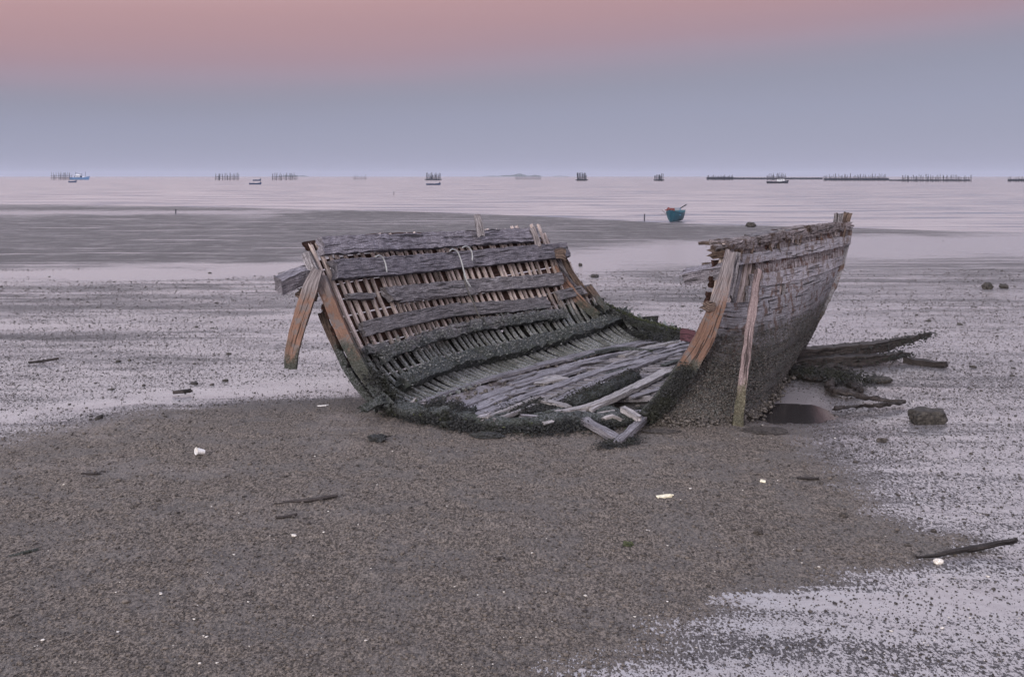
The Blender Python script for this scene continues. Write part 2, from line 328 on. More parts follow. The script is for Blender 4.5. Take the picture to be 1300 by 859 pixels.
# ------------------------------------------------------------------ ground
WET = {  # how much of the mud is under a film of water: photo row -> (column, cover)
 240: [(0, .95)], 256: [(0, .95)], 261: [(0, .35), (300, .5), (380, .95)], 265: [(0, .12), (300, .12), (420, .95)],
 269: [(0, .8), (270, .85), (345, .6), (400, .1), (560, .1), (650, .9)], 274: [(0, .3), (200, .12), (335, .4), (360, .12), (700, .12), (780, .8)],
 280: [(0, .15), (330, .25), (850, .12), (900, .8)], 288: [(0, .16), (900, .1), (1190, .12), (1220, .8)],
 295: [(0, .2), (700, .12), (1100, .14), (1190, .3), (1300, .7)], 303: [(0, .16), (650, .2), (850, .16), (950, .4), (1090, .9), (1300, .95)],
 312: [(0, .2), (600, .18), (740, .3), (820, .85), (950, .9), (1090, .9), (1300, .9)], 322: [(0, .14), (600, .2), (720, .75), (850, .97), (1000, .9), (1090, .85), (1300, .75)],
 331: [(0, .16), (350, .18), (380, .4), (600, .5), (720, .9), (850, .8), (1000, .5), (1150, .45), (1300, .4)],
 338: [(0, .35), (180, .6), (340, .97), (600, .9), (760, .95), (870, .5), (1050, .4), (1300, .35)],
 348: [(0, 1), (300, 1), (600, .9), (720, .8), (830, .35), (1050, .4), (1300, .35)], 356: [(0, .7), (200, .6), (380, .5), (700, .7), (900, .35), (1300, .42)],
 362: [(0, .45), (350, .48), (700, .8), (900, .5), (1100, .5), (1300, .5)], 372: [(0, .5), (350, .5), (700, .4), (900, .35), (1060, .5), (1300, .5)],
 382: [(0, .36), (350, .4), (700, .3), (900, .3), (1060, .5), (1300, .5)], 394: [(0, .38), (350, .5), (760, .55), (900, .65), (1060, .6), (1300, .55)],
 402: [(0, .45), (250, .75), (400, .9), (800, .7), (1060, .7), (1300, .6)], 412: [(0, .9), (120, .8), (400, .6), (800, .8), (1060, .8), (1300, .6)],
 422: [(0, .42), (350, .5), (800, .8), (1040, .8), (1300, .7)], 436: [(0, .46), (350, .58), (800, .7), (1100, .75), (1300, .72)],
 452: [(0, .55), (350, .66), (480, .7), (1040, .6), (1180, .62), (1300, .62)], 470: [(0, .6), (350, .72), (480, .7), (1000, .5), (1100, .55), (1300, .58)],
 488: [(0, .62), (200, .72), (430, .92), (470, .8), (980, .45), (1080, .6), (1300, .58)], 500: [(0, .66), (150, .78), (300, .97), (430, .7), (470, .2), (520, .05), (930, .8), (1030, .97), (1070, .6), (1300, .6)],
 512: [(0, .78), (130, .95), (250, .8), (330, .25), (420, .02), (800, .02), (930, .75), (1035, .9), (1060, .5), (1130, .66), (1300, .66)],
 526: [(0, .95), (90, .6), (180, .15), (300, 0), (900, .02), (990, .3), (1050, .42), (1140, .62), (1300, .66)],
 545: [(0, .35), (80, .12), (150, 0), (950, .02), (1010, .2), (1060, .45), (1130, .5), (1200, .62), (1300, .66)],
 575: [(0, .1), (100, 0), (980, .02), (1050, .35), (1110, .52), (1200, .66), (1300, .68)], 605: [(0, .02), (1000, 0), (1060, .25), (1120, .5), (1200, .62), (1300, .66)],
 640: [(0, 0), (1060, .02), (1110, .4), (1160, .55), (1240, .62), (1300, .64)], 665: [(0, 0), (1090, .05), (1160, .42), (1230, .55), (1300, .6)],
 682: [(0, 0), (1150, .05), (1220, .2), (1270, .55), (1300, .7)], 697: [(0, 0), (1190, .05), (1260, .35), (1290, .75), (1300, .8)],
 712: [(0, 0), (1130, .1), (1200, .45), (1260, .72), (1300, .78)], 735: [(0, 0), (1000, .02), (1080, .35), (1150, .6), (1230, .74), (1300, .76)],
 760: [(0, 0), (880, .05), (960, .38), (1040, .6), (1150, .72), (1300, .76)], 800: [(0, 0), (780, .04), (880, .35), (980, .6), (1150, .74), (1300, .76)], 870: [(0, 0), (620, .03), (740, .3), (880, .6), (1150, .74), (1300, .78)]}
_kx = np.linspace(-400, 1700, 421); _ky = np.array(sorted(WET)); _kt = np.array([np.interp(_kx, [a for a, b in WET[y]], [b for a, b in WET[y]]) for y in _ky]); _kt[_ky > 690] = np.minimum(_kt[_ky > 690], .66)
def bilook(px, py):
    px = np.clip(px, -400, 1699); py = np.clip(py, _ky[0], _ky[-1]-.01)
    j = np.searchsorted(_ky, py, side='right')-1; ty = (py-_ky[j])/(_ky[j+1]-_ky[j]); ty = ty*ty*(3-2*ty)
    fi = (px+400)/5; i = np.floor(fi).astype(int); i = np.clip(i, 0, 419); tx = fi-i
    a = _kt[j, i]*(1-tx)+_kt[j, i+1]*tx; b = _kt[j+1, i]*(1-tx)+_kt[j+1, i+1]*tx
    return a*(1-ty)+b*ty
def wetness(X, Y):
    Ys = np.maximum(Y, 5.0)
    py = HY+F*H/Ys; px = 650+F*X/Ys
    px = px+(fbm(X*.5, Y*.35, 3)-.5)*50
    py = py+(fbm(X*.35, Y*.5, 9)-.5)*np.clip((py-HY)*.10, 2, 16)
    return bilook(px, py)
# (px, py) outlines whose ground is a bit higher (the drier mound the wreck lies on)
def ground_z(X, Y):
    wv = wetness(X, Y)
    fade = np.clip((75-Y)/45, .12, 1)
    z = .05*(1-wv)*fade-.03
    z = z+(fbm(X*1.3, Y*1.3, 21)-.5)*.07*fade*(1-.75*np.clip(wv*1.4, 0, 1))
    z = z+(fbm(X*7, Y*7, 33, 3)-.5)*.034*fade*(1-.8*np.clip(wv*1.4, 0, 1))*np.clip((40-Y)/20, 0, 1)
    # hollow scoured round the hull
    for cx, cy, rr, dp in ((4.35, 15.75, 1.1, .11), (-.3, 15.0, 1.6, -.03), (2.3, 14.3, .9, -.03)):
        z = z-dp*np.exp(-(((X-cx)**2+(Y-cy)**2)/rr**2))
    # mud bank falls away under the sea
    xs = X/np.maximum(Y, 1)*F+650
    shore = np.interp(xs, [-200, 0, 380, 560, 850, 1060, 1200, 1400], [F*H/33.5, F*H/34.5, F*H/41, F*H/46, F*H/60, F*H/66, F*H/70, F*H/74])
    return z-np.clip((Y-shore)/40, 0, 1)*.8
ys = np.concatenate([[-300, -100, -30, -8, 0, 3, 5, 6, 6.8], F*H/np.arange(644, 60, -1.0), F*H/np.arange(60, 14, -.5), [420, 700, 1500, 5000, 26000]])
us = np.concatenate([[-6, -3, -1.6, -1.1], np.linspace(-.8, .8, 1150), [1.1, 1.6, 3, 6]])
Wd = np.where(ys < 8, 8.0, ys)
X = us[None]*Wd[:, None]; Y = np.broadcast_to(ys[:, None], X.shape)
Z = ground_z(X, Y); nr, nc = X.shape
v = np.stack([X, Y, Z], -1).reshape(-1, 3)
i0 = (np.arange(nr-1)[:, None]*nc+np.arange(nc-1)[None]).ravel()
fq = np.stack([i0, i0+1, i0+nc+1, i0+nc], 1)

s = NT('tidal_mud'); pos = s.n('ShaderNodeNewGeometry').outputs['Position']
at = s.n('ShaderNodeAttribute', attribute_name='wet').outputs['Fac']; sa = s.n('ShaderNodeAttribute', attribute_name='sand').outputs['Fac']
speck = s.math('ADD', s.math('MULTIPLY', s.noise(pos, 38, 3, .65), .8), s.math('MULTIPLY', s.noise(s.scl(pos, (1, .4, 1)), 42, 3, .65), 1.0)); speck = s.math('SUBTRACT', speck, .4); fine = s.noise(pos, 60, 4, .7); streak = s.noise(s.scl(pos, (.35, 1.5, 1)), 1.0, 6, .62, .4); mid = s.noise(pos, 1.4, 5, .6)
streak2 = s.noise(s.scl(pos, (.10, .8, 1)), 1.0, 6, .7, .3)
n = s.math('SUBTRACT', s.math('ADD', s.math('MULTIPLY', speck, .56), s.math('ADD', s.math('MULTIPLY', streak, .32), s.math('MULTIPLY', streak2, .26))), .07)
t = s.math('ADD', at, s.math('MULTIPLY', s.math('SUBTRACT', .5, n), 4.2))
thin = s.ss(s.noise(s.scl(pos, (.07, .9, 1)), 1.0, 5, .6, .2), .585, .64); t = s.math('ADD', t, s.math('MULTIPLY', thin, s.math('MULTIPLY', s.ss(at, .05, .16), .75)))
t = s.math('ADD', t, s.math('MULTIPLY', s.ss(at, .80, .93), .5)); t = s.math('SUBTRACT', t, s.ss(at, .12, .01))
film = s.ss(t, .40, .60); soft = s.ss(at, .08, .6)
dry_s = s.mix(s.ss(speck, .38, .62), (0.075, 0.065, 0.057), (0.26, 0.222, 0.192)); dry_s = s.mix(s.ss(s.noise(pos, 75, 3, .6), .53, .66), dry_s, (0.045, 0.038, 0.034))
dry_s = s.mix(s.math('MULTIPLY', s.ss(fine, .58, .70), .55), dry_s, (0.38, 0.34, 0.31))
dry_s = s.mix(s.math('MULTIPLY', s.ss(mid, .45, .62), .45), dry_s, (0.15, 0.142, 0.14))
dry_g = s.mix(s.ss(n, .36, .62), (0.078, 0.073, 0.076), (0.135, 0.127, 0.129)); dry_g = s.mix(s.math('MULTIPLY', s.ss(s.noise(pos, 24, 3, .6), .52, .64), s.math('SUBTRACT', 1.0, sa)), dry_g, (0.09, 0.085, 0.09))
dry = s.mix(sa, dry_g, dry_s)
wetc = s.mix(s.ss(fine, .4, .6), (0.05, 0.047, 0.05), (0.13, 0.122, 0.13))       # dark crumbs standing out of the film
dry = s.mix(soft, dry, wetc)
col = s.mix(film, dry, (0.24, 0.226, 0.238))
h = s.math('ADD', s.math('MULTIPLY', speck, 1.0), s.math('MULTIPLY', fine, .5))
bn = s.n('ShaderNodeBump'); bn.inputs['Distance'].default_value = .035; s.l(h, bn.inputs['Height']); s.l(s.mixf(film, 1.0, .16), bn.inputs['Strength'])
damp = s.ss(s.noise(s.scl(pos, (.6, .9, 1)), 1.0, 5, .65), .5, .62)
rgh = s.mixf(film, s.mixf(soft, s.mixf(damp, .85, .42), .5), .2)
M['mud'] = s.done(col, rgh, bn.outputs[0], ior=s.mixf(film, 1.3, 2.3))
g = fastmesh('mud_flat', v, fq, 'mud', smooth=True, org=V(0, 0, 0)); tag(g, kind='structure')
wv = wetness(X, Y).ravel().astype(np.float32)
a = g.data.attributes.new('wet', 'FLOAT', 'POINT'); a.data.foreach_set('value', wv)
pyv = HY+F*H/np.maximum(Y, 5); sdv = np.clip((pyv-470+(fbm(X, Y, 77)-.5)*60)/70, 0, 1)*(1-np.clip(wv.reshape(X.shape)*1.6, 0, 1)*.7)
a = g.data.attributes.new('sand', 'FLOAT', 'POINT'); a.data.foreach_set('value', sdv.ravel().astype(np.float32))

# the sea
s = NT('sea_water'); pos = s.n('ShaderNodeNewGeometry').outputs['Position']
wv1 = s.noise(s.scl(pos, (.35, 1.0, 1)), .9, 5, .6, .3); wv2 = s.noise(s.scl(pos, (.05, .22, 1)), .5, 5, .65, .3)
h = s.math('ADD', s.math('MULTIPLY', wv1, .5), s.math('MULTIPLY', wv2, 1.0))
band = s.ss(s.noise(s.scl(pos, (.05, .26, 1)), 1.0, 6, .72, .4), .46, .62)
bn = s.n('ShaderNodeBump'); bn.inputs['Distance'].default_value = .5; s.l(h, bn.inputs['Height']); s.l(s.mixf(band, .55, .12), bn.inputs['Strength'])
M['sea'] = s.done(s.mix(band, (0.32, 0.285, 0.29), (0.10, 0.10, 0.12)), s.mixf(band, .24, .12), bn.outputs[0], ior=s.mixf(band, 1.9, 1.4))
ysea = np.concatenate([np.geomspace(60, 2000, 260), [4000, 9000, 25000]]); usea = np.linspace(-1.6, 1.6, 200)
X = usea[None]*ysea[:, None]; Y = np.broadcast_to(ysea[:, None], X.shape); Z = -.075+(fbm(X*.06, Y*.35, 5)-.5)*.04*np.clip((Y-70)/60, 0, 1)
v = np.stack([X, Y, Z], -1).reshape(-1, 3); nr, nc = X.shape; i0 = (np.arange(nr-1)[:, None]*nc+np.arange(nc-1)[None]).ravel()
sea = fastmesh('sea', v, np.stack([i0, i0+1, i0+nc+1, i0+nc], 1), 'sea', smooth=True, org=V(0, 0, 0)); tag(sea, kind='structure')

s = NT('clear_puddle'); pos = s.n('ShaderNodeNewGeometry').outputs['Position']
M['puddle'] = s.done((0.03, 0.027, 0.028), .12, s.bump(s.noise(s.scl(pos, (1, 2, 1)), 9, 4, .6), .35, .01), ior=1.33)
_a = np.linspace(0, 2*math.pi, 48, endpoint=False); pv_ = [(4.35, 15.75, -.085)]+[(4.35+1.5*math.cos(t_)*(1+.1*math.sin(3*t_)+.5*max(0, math.cos(t_))**6+.06*math.sin(11*t_)), 15.75+1.4*math.sin(t_)*(1+.1*math.cos(2*t_)+.07*math.sin(9*t_+1)+.04*math.sin(17*t_)), -.082) for t_ in _a]
tag(mesh('puddle_water', pv_, [(0, i+1, (i+1) % 48+1) for i in range(48)], 'puddle'), kind='structure')

def gz(x, y): return float(ground_z(np.array([x], float), np.array([y], float))[0])

# ------------------------------------------------------------------ the wreck
wreck = empty('boat_wreck', (1.2, 16.5, 0), 'large rotting wooden fishing boat hull broken open, ribs and planks exposed, lying on the mud', 'shipwreck')
# far (left) side, swept along the turn of the bilge
LF = np.array([(-1.44, 15.6), (-.75, 16.8), (-.14, 18.05), (1.055, 19.6), (2.69, 21.6), (3.9, 22.25), (5.2, 21.8), (6.1, 20.9)])
LO = unit(np.array([(-1, .05), (-1, .05), (-1, .06), (-.97, .15), (-.85, .45), (-.2, 1), (.45, .9), (.9, .45)]))
SEC = np.array([(0, 0, .08), (.14, .42, .24), (.3, .81, .6), (.53, 1.14, 1.2), (.77, 1.45, 1.93), (1, 1.72, 2.60)])
_q = np.concatenate([[0], np.cumsum(np.linalg.norm(np.diff(LF, axis=0), axis=1))]); LS = _q[-1]
def crow(t, T, A):                                         # smooth interpolation through table rows
    t = np.asarray(t, float); i = np.clip(np.searchsorted(T, t)-1, 0, len(T)-2); u = ((t-T[i])/(T[i+1]-T[i]))[..., None]
    a = A[np.maximum(i-1, 0)]; b = A[i]; c = A[i+1]; d = A[np.minimum(i+2, len(T)-1)]
    r = .5*((2*b)+(c-a)*u+(2*a-5*b+4*c-d)*u*u+(3*b-a-3*c+d)*u**3)
    return np.where((u < 0) | (u > 1), b+(c-b)*u, r)
def Ls(s, v):
    s = np.asarray(s, float); v = np.asarray(v, float)
    f = crow(s, _q, LF); o = unit(crow(s, _q, LO)); sc = crow(v, SEC[:, 0], SEC[:, 1:])
    shrink = np.interp(s, [0, 7.5, 9, 11, 13], [1, 1, .85, .6, .6])
    sag = .04*np.sin(s*1.1)*v
    return np.stack([f[..., 0]+o[..., 0]*sc[..., 0]*shrink, f[..., 1]+o[..., 1]*sc[..., 0]*shrink, sc[..., 1]+sag], -1)
def Ln(s, v):
    a = Ls(np.asarray(s)+.02, v)-Ls(np.asarray(s)-.02, v); b = Ls(s, np.asarray(v)+.01)-Ls(s, np.asarray(v)-.01)
    return unit(np.cross(a, b))*LSIGN
LSIGN = 1.0
_t = Ln(1.0, .5); LSIGN = 1.0 if _t[0] > 0 else -1.0       # towards the inside
_gs, _gv = np.meshgrid(np.linspace(-.4, LS, 500), np.linspace(-.05, 1.08, 260), indexing='ij')
_gp = Ls(_gs, _gv); _gx = 650+F*_gp[..., 0]/_gp[..., 1]; _gy = HY+F*(H-_gp[..., 2])/_gp[..., 1]
def Lfind(px, py, smax=8.3):
    d = (_gx-px)**2+(_gy-py)**2+(_gs > smax)*1e6; i = np.unravel_index(np.argmin(d), d.shape); return _gs[i], _gv[i]
def Lp(px, py, off=.13):
    s_, v_ = Lfind(px, py); return Ls(s_, v_)+Ln(s_, v_)*off
def vtop(s):
    return float(np.interp(s, [0, 6.35, 6.75, 7.2, 7.6, 8.2, 9.0, 10, 11, 13], [.985, .97, .78, .48, .36, .22, .08, .06, .06, .2]))
# outer planks (inside face shows brown between the ribs)
NP = 13
vb = [0, .09, .18, .27, .36, .445, .53, .61, .69, .765, .84, .885, .925, 1.0]
for k in range(NP):
    v0, v1 = vb[k]+.004, vb[k+1]-.004
    if k == 11: continue                                   # a strake is gone near the top: light shows through
    smax = LS
    for q in np.linspace(0, LS, 120):
        if vtop(q) < v1-.02: smax = q; break
    smin = (-.12 if k < 8 else .0)-.10*random.random()*(k < 8)
    cuts = [smin, smax+random.uniform(-.1, .2)]
    if k in (3, 7, 10): cuts = [smin, smax*.55, smax]
    for c in range(len(cuts)-1):
        a, b = cuts[c]+(.01 if c else 0), cuts[c+1]
        ss_ = np.linspace(a, b, max(4, int((b-a)/.12))); vm = (v0+v1)/2
        pth = Ls(ss_, np.full_like(ss_, vm))-Ln(ss_, np.full_like(ss_, vm))*.03
        w_ = float(np.linalg.norm(Ls(2.0, v1)-Ls(2.0, v0)))
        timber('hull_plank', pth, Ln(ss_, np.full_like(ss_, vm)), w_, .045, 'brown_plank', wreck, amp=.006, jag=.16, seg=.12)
# ribs
nrib = 0; sr = .12
while sr < LS-.3 and nrib < 96:
    vt = vtop(sr)+random.uniform(-.02, .012)
    vs_ = np.linspace(0, vt, 14); ss_ = np.full(14, sr)+random.uniform(-.02, .02)+np.linspace(0, random.uniform(-.06, .06), 14)
    th = random.uniform(.042, .064)
    timber('rib', Ls(ss_, vs_)+Ln(ss_, vs_)*.03, Ln(ss_, vs_), th, .045, 'rib', wreck, amp=.005, jag=.07, seg=.11)
    nrib += 1
    if sr < 8.2 and random.random() < .10:
        vt2 = random.uniform(.40, .58) if sr > .3 else .4; vt2 = min(vt2, vt-.02); o2 = .105+random.uniform(-.015, .015)
        vs_ = np.linspace(.0, vt2, 9); ss_ = np.full(9, sr+o2)
        timber('rib', Ls(ss_, vs_)+Ln(ss_, vs_)*.02, Ln(ss_, vs_), random.uniform(.034, .048), .028, 'rib', wreck, amp=.004, jag=.12, seg=.11)
        nrib += 1
    sr += random.uniform(.155, .19)
# stringers over the ribs: photo outline, width, material
def stringer(name, pl, w_, t_, mat, off=.12, amp=.012, jag=.12, **k):
    pts = [Lp(x, y, off) for x, y in pl]; nn = np.array([Ln(*Lfind(x, y)) for x, y in pl])
    return timber(name, pts, nn, w_, t_, mat, wreck, amp=amp, jag=jag, **k)
stringer('clamp_beam', [(397, 316), (460, 313), (530, 309), (600, 305), (675, 301)], .28, .13, 'grey_wood', .15, .020, .10)
stringer('upper_stringer', [(413, 346), (480, 342), (560, 335), (640, 327), (712, 321)], .31, .14, 'grey_wood', .16, .018, .10)
stringer('middle_stringer', [(480, 377), (520, 374), (575, 368), (640, 363), (704, 357)], .25, .12, 'mid_wood', .15, .022, .22)
stringer('splinter_plank', [(498, 386), (545, 380), (600, 375)], .07, .05, 'mid_wood', .17, .01, .2)
stringer('broken_plank', [(432, 380), (450, 379), (468, 379)], .10, .07, 'mid_wood', .13, .02, .12)
stringer('lower_stringer', [(450, 422), (490, 413), (530, 404), (575, 397), (640, 392), (690, 387)], .23, .10, 'mid_wood', .14, .018, .14)
stringer('end_plank', [(700, 379), (722, 374), (747, 369)], .20, .07, 'mid_wood', .14, .014, .12)
B5 = [(473, 458), (510, 441), (560, 427), (610, 415), (660, 407), (708, 402)]
B6 = [(503, 496), (540, 478), (590, 463), (640, 452), (700, 436), (745, 421), (792, 402)]
stringer('barnacled_stringer', B5, .20, .15, 'mid_wood', .14, .045, .18)
stringer('barnacled_stringer', B6, .24, .2, 'mid_wood', .15, .05, .16)
stringer('barnacled_stringer', [(455, 448), (470, 446), (485, 444)], .13, .1, 'mid_wood', .14, .03, .1)
p5 = np.array([Lp(x, y, .2) for x, y in B5]); p6 = np.array([Lp(x, y, .22) for x, y in B6])
tag(lumps('barnacle_crust', along(p5, 700, (.05, .05, .045)), RNG.uniform(.010, .026, 700)*.8, 'crust', wreck), kind='stuff')
tag(lumps('barnacle_crust', along(p6, 950, (.06, .06, .055)), RNG.uniform(.010, .028, 950)*.8, 'crust', wreck), kind='stuff')
tag(lumps('barnacle_crust', np.vstack([along(p5, 900, (.06, .06, .06)), along(p6, 1100, (.07, .07, .07))]), RNG.uniform(.008, .02, 2000), 'crust_pale', wreck), kind='stuff')
# scattered growth on the ribs below the tide line
q = RNG.uniform(0, 1, (900, 2)); ss_ = q[:, 0]*8.2; vv_ = q[:, 1]**1.2*.5
pp = Ls(ss_, vv_)+Ln(ss_, vv_)*RNG.uniform(.0, .10, (900, 1))
tag(lumps('barnacle_crust', pp, RNG.uniform(.006, .018, 900), 'crust', wreck), kind='stuff')
# end frames (orange-brown above the tide line)
def lframe(pl, w_, t_, mat, jag=.05, name='end_frame', off=0.0):
    pts = [P(x, y, Y_) for x, y, Y_ in pl]; return timber(name, pts, V(0, -1, .0), w_, t_, mat, wreck, amp=.010, jag=jag)
lframe([(406, 350, 15.62), (417, 378, 15.58), (431, 412, 15.52), (447, 446, 15.45), (463, 474, 15.4), (480, 496, 15.38)], .18, .16, 'orange')
# dark ragged plank ends just outside it
lframe([(408, 396, 15.75), (420, 424, 15.68), (432, 450, 15.6), (447, 478, 15.5), (466, 502, 15.4), (482, 522, 15.3)], .11, .10, 'dark_rot', .1, 'outer_plank_end')
lframe([(389, 322, 15.7), (396, 338, 15.62), (404, 356, 15.6)], .15, .12, 'mid_wood', .04, 'frame_head')
# curved knee that hangs from the frame head
timber('hanging_knee', [P(404, 341, 15.44), P(397, 358, 15.42), P(387, 388, 15.4), P(377, 420, 15.38), P(371, 446, 15.36), P(369, 468, 15.35)], V(0, -1, 0), .215, .12, 'orange', wreck, amp=.008, jag=.03, taper=[.75, 1.05, 1.05, 1, .95, .8])
timber('beam_stub', [P(354, 363, 15.3), P(374, 354, 15.5), P(398, 346, 15.75)], V(0, -.4, 1), .20, .24, 'grey_wood', wreck, amp=.025, jag=.14)
timber('beam_stub', [P(352, 352, 16.0), P(372, 347, 16.0), P(395, 342, 16.0)], V(0, -.4, 1), .13, .10, 'mid_wood', wreck, amp=.02, jag=.1)
timber('beam_stub', [P(377, 372, 15.6), P(388, 373, 15.62), P(402, 376, 15.65)], V(0, -1, .2), .16, .2, 'dark_rot', wreck, amp=.03, jag=.08)
# posts and loose timbers at the top and the far end
timber('stub_post', [P(611, 300, 19.3), P(608, 284, 19.3), P(605, 271, 19.3)], V(0, -1, 0), .14, .14, 'mid_wood', wreck, amp=.010, jag=.04, taper=[1, 1.05, .85])
timber('stub_post', [P(684, 314, 20.9), P(680, 300, 20.9), P(676, 289, 20.9)], V(0, -1, 0), .12, .12, 'orange', wreck, amp=.02, jag=.05)
timber('leaning_timber', [P(711, 317, 21.3), P(721, 340, 21.5), P(733, 358, 21.6), P(746, 375, 21.7)], V(0, -1, .2), .12, .11, 'dark_rot', wreck, amp=.015, jag=.05)
timber('leaning_timber', [P(747, 363, 21.7), P(757, 376, 21.6), P(771, 394, 21.5)], V(0, -1, .2), .12, .11, 'dark_rot', wreck, amp=.02, jag=.06)
timber('leaning_plank', [P(700, 338, 21.4), P(716, 358, 21.4), P(735, 381, 21.4), P(760, 402, 21.4)], V(-.3, -1, .2), .19, .05, 'orange', wreck, amp=.01, jag=.1)
timber('leaning_plank', [P(706, 330, 21.6), P(722, 350, 21.6), P(742, 374, 21.6)], V(-.3, -1, .2), .14, .04, 'grey_wood', wreck, amp=.01, jag=.1)
timber('beam_stub', [P(704, 322, 21.0), P(712, 321, 21.0), P(719, 323, 21.0)], V(0, -1, 0), .20, .2, 'dark_rot', wreck, amp=.03, jag=.06)
# mossy rim of the low far side
rim = [P(762, 388, 21.7), P(785, 399, 21.9), P(812, 410, 22.0), P(840, 418, 22.1), P(868, 424, 22.2), P(900, 430, 22.2)]
timber('sunken_rim', rim, V(0, -.4, 1), .17, .15, 'mid_wood', wreck, amp=.03, jag=.1)
tag(lumps('rim_moss', along(rim, 2600, (.06, .07, .04)), RNG.uniform(.01, .026, 2600), 'moss', wreck), kind='stuff')
tag(lumps('rim_algae', along(rim, 1500, (.05, .06, .015))+V(0, 0, .08), RNG.uniform(.008, .020, 1500), 'moss_green', wreck), kind='stuff')
rim2 = [P(800, 420, 21.6), P(830, 428, 21.6), P(860, 434, 21.4), P(888, 440, 21.0)]
tag(lumps('rim_moss', along(rim2, 1800, (.13, .22, .04)), RNG.uniform(.008, .022, 1800), 'moss', wreck), kind='stuff')
timber('red_plank', [P(864, 424, 20.0), P(880, 427, 19.6), P(900, 432, 19.2)], V(-.2, -1, .1), .24, .06, wood('faded_maroon_plank', (0.13, .06, .075), (.06, .03, .035), tide=-3, growth=0), wreck, jag=.08)

# floor: silt, cross frames, lengthwise boards
def patch(name, outline, mat, parent, z=.1, amp=.03, n=46):
    A = np.array([G(x, y, z)[:2] for x, y in outline]); mnx, mny = A.min(0); mxx, mxy = A.max(0)
    def inside(x, y):
        c = False; j = len(A)-1
        for i in range(len(A)):
            if (A[i, 1] > y) != (A[j, 1] > y) and x < (A[j, 0]-A[i, 0])*(y-A[i, 1])/(A[j, 1]-A[i, 1])+A[i, 0]: c = not c
            j = i
        return c
    xs = np.linspace(mnx, mxx, n); yy = np.linspace(mny, mxy, int(n*1.4)); ids = {}; vs = []; fs = []
    def vid(i, j):
        if (i, j) not in ids:
            x, y = xs[i]+random.uniform(-.02, .02), yy[j]+random.uniform(-.02, .02); ids[(i, j)] = len(vs)
            vs.append((x, y, z+amp*(mn.noise((x*2.5, y*2.5, 3))+.5*mn.noise((x*9, y*9, 1)))))
        return ids[(i, j)]
    for i in range(n-1):
        for j in range(len(yy)-1):
            if inside((xs[i]+xs[i+1])/2, (yy[j]+yy[j+1])/2): fs.append((vid(i, j), vid(i+1, j), vid(i+1, j+1), vid(i, j+1)))
    return mesh(name, vs, fs, mat, parent, smooth=True)
patch('silt_floor', [(520, 520), (600, 486), (680, 462), (760, 444), (812, 433), (845, 431), (800, 448), (745, 468), (690, 492), (650, 515), (630, 538), (610, 537), (560, 530)], 'silt', wreck, .075, .035)
patch('bilge_mud', [(640, 538), (652, 515), (690, 492), (745, 468), (800, 448), (850, 431), (910, 432), (905, 450), (880, 470), (855, 500), (835, 532), (760, 545), (690, 543)], 'clod', wreck, .05, .03)
for i, yy_ in enumerate(np.linspace(16.1, 21.4, 25)):
    xL = float(np.interp(yy_, LF[:5, 1], LF[:5, 0])); xr = float(np.interp(yy_, [14.9, 16, 17.5, 19.5, 21.5], [2.1, 2.7, 3.6, 4.6, 5.0]))
    z_ = .105; a0 = max(xL, xL+(xr-xL)*(.40 if yy_ < 18.4 else .2)); 
    timber('floor_frame', [V(a0, yy_+.05, z_), V((a0+xr)/2, yy_, z_), V(xr, yy_-.05, z_+.04)], V(0, 0, 1), random.uniform(.06, .09), .09, 'floor', wreck, amp=.008, jag=.08, seg=.15)
def board(pl, w_, mat='floor', z=.15, t_=.045, amp=.012, name='floor_board', jag=.14):
    pts = [G(x, y, z if len(q_) == 0 else q_[0]) for x, y, *q_ in pl]; timber(name, pts, V(0, 0, 1), w_, t_, mat, wreck, amp=amp, jag=jag)
board([(525, 515), (580, 493), (640, 476), (720, 456), (812, 435)], .16, 'floor', .13)
board([(562, 524), (630, 499), (700, 477), (770, 455), (850, 436)], .2, 'floor', .13)
board([(600, 531), (660, 507), (710, 489), (770, 469), (864, 449)], .2, 'floor', .16)
board([(575, 531), (640, 503), (690, 483), (745, 466)], .22, 'floor', .115)
board([(612, 532), (640, 522), (684, 504)], .07, 'floor_pale', .19)
board([(625, 533), (655, 524), (692, 508), (730, 492)], .06, 'floor_pale', .18)
board([(700, 511), (735, 496), (765, 481), (800, 468), (868, 444)], .13, 'floor', .18)
board([(745, 520), (780, 504), (815, 487), (850, 469)], .2, 'floor_pale', .2, .05)
board([(706, 524), (738, 518), (770, 508), (803, 492)], .13, 'floor_pale', .22, .05)
board([(680, 465), (730, 452), (800, 437), (845, 428)], .2, 'floor', .14)
board([(650, 489), (700, 474), (730, 466)], .12, 'floor', .17)
board([(790, 452), (830, 440), (870, 432)], .15, 'floor_pale', .16)
board([(678, 486), (700, 481), (716, 478)], .32, 'floor_pale', .16, .03)
board([(688, 508), (706, 512), (724, 518)], .14, 'floor_pale', .22, .04)
board([(756, 447), (790, 442), (830, 446)], .09, 'mid_wood', .19, .06)
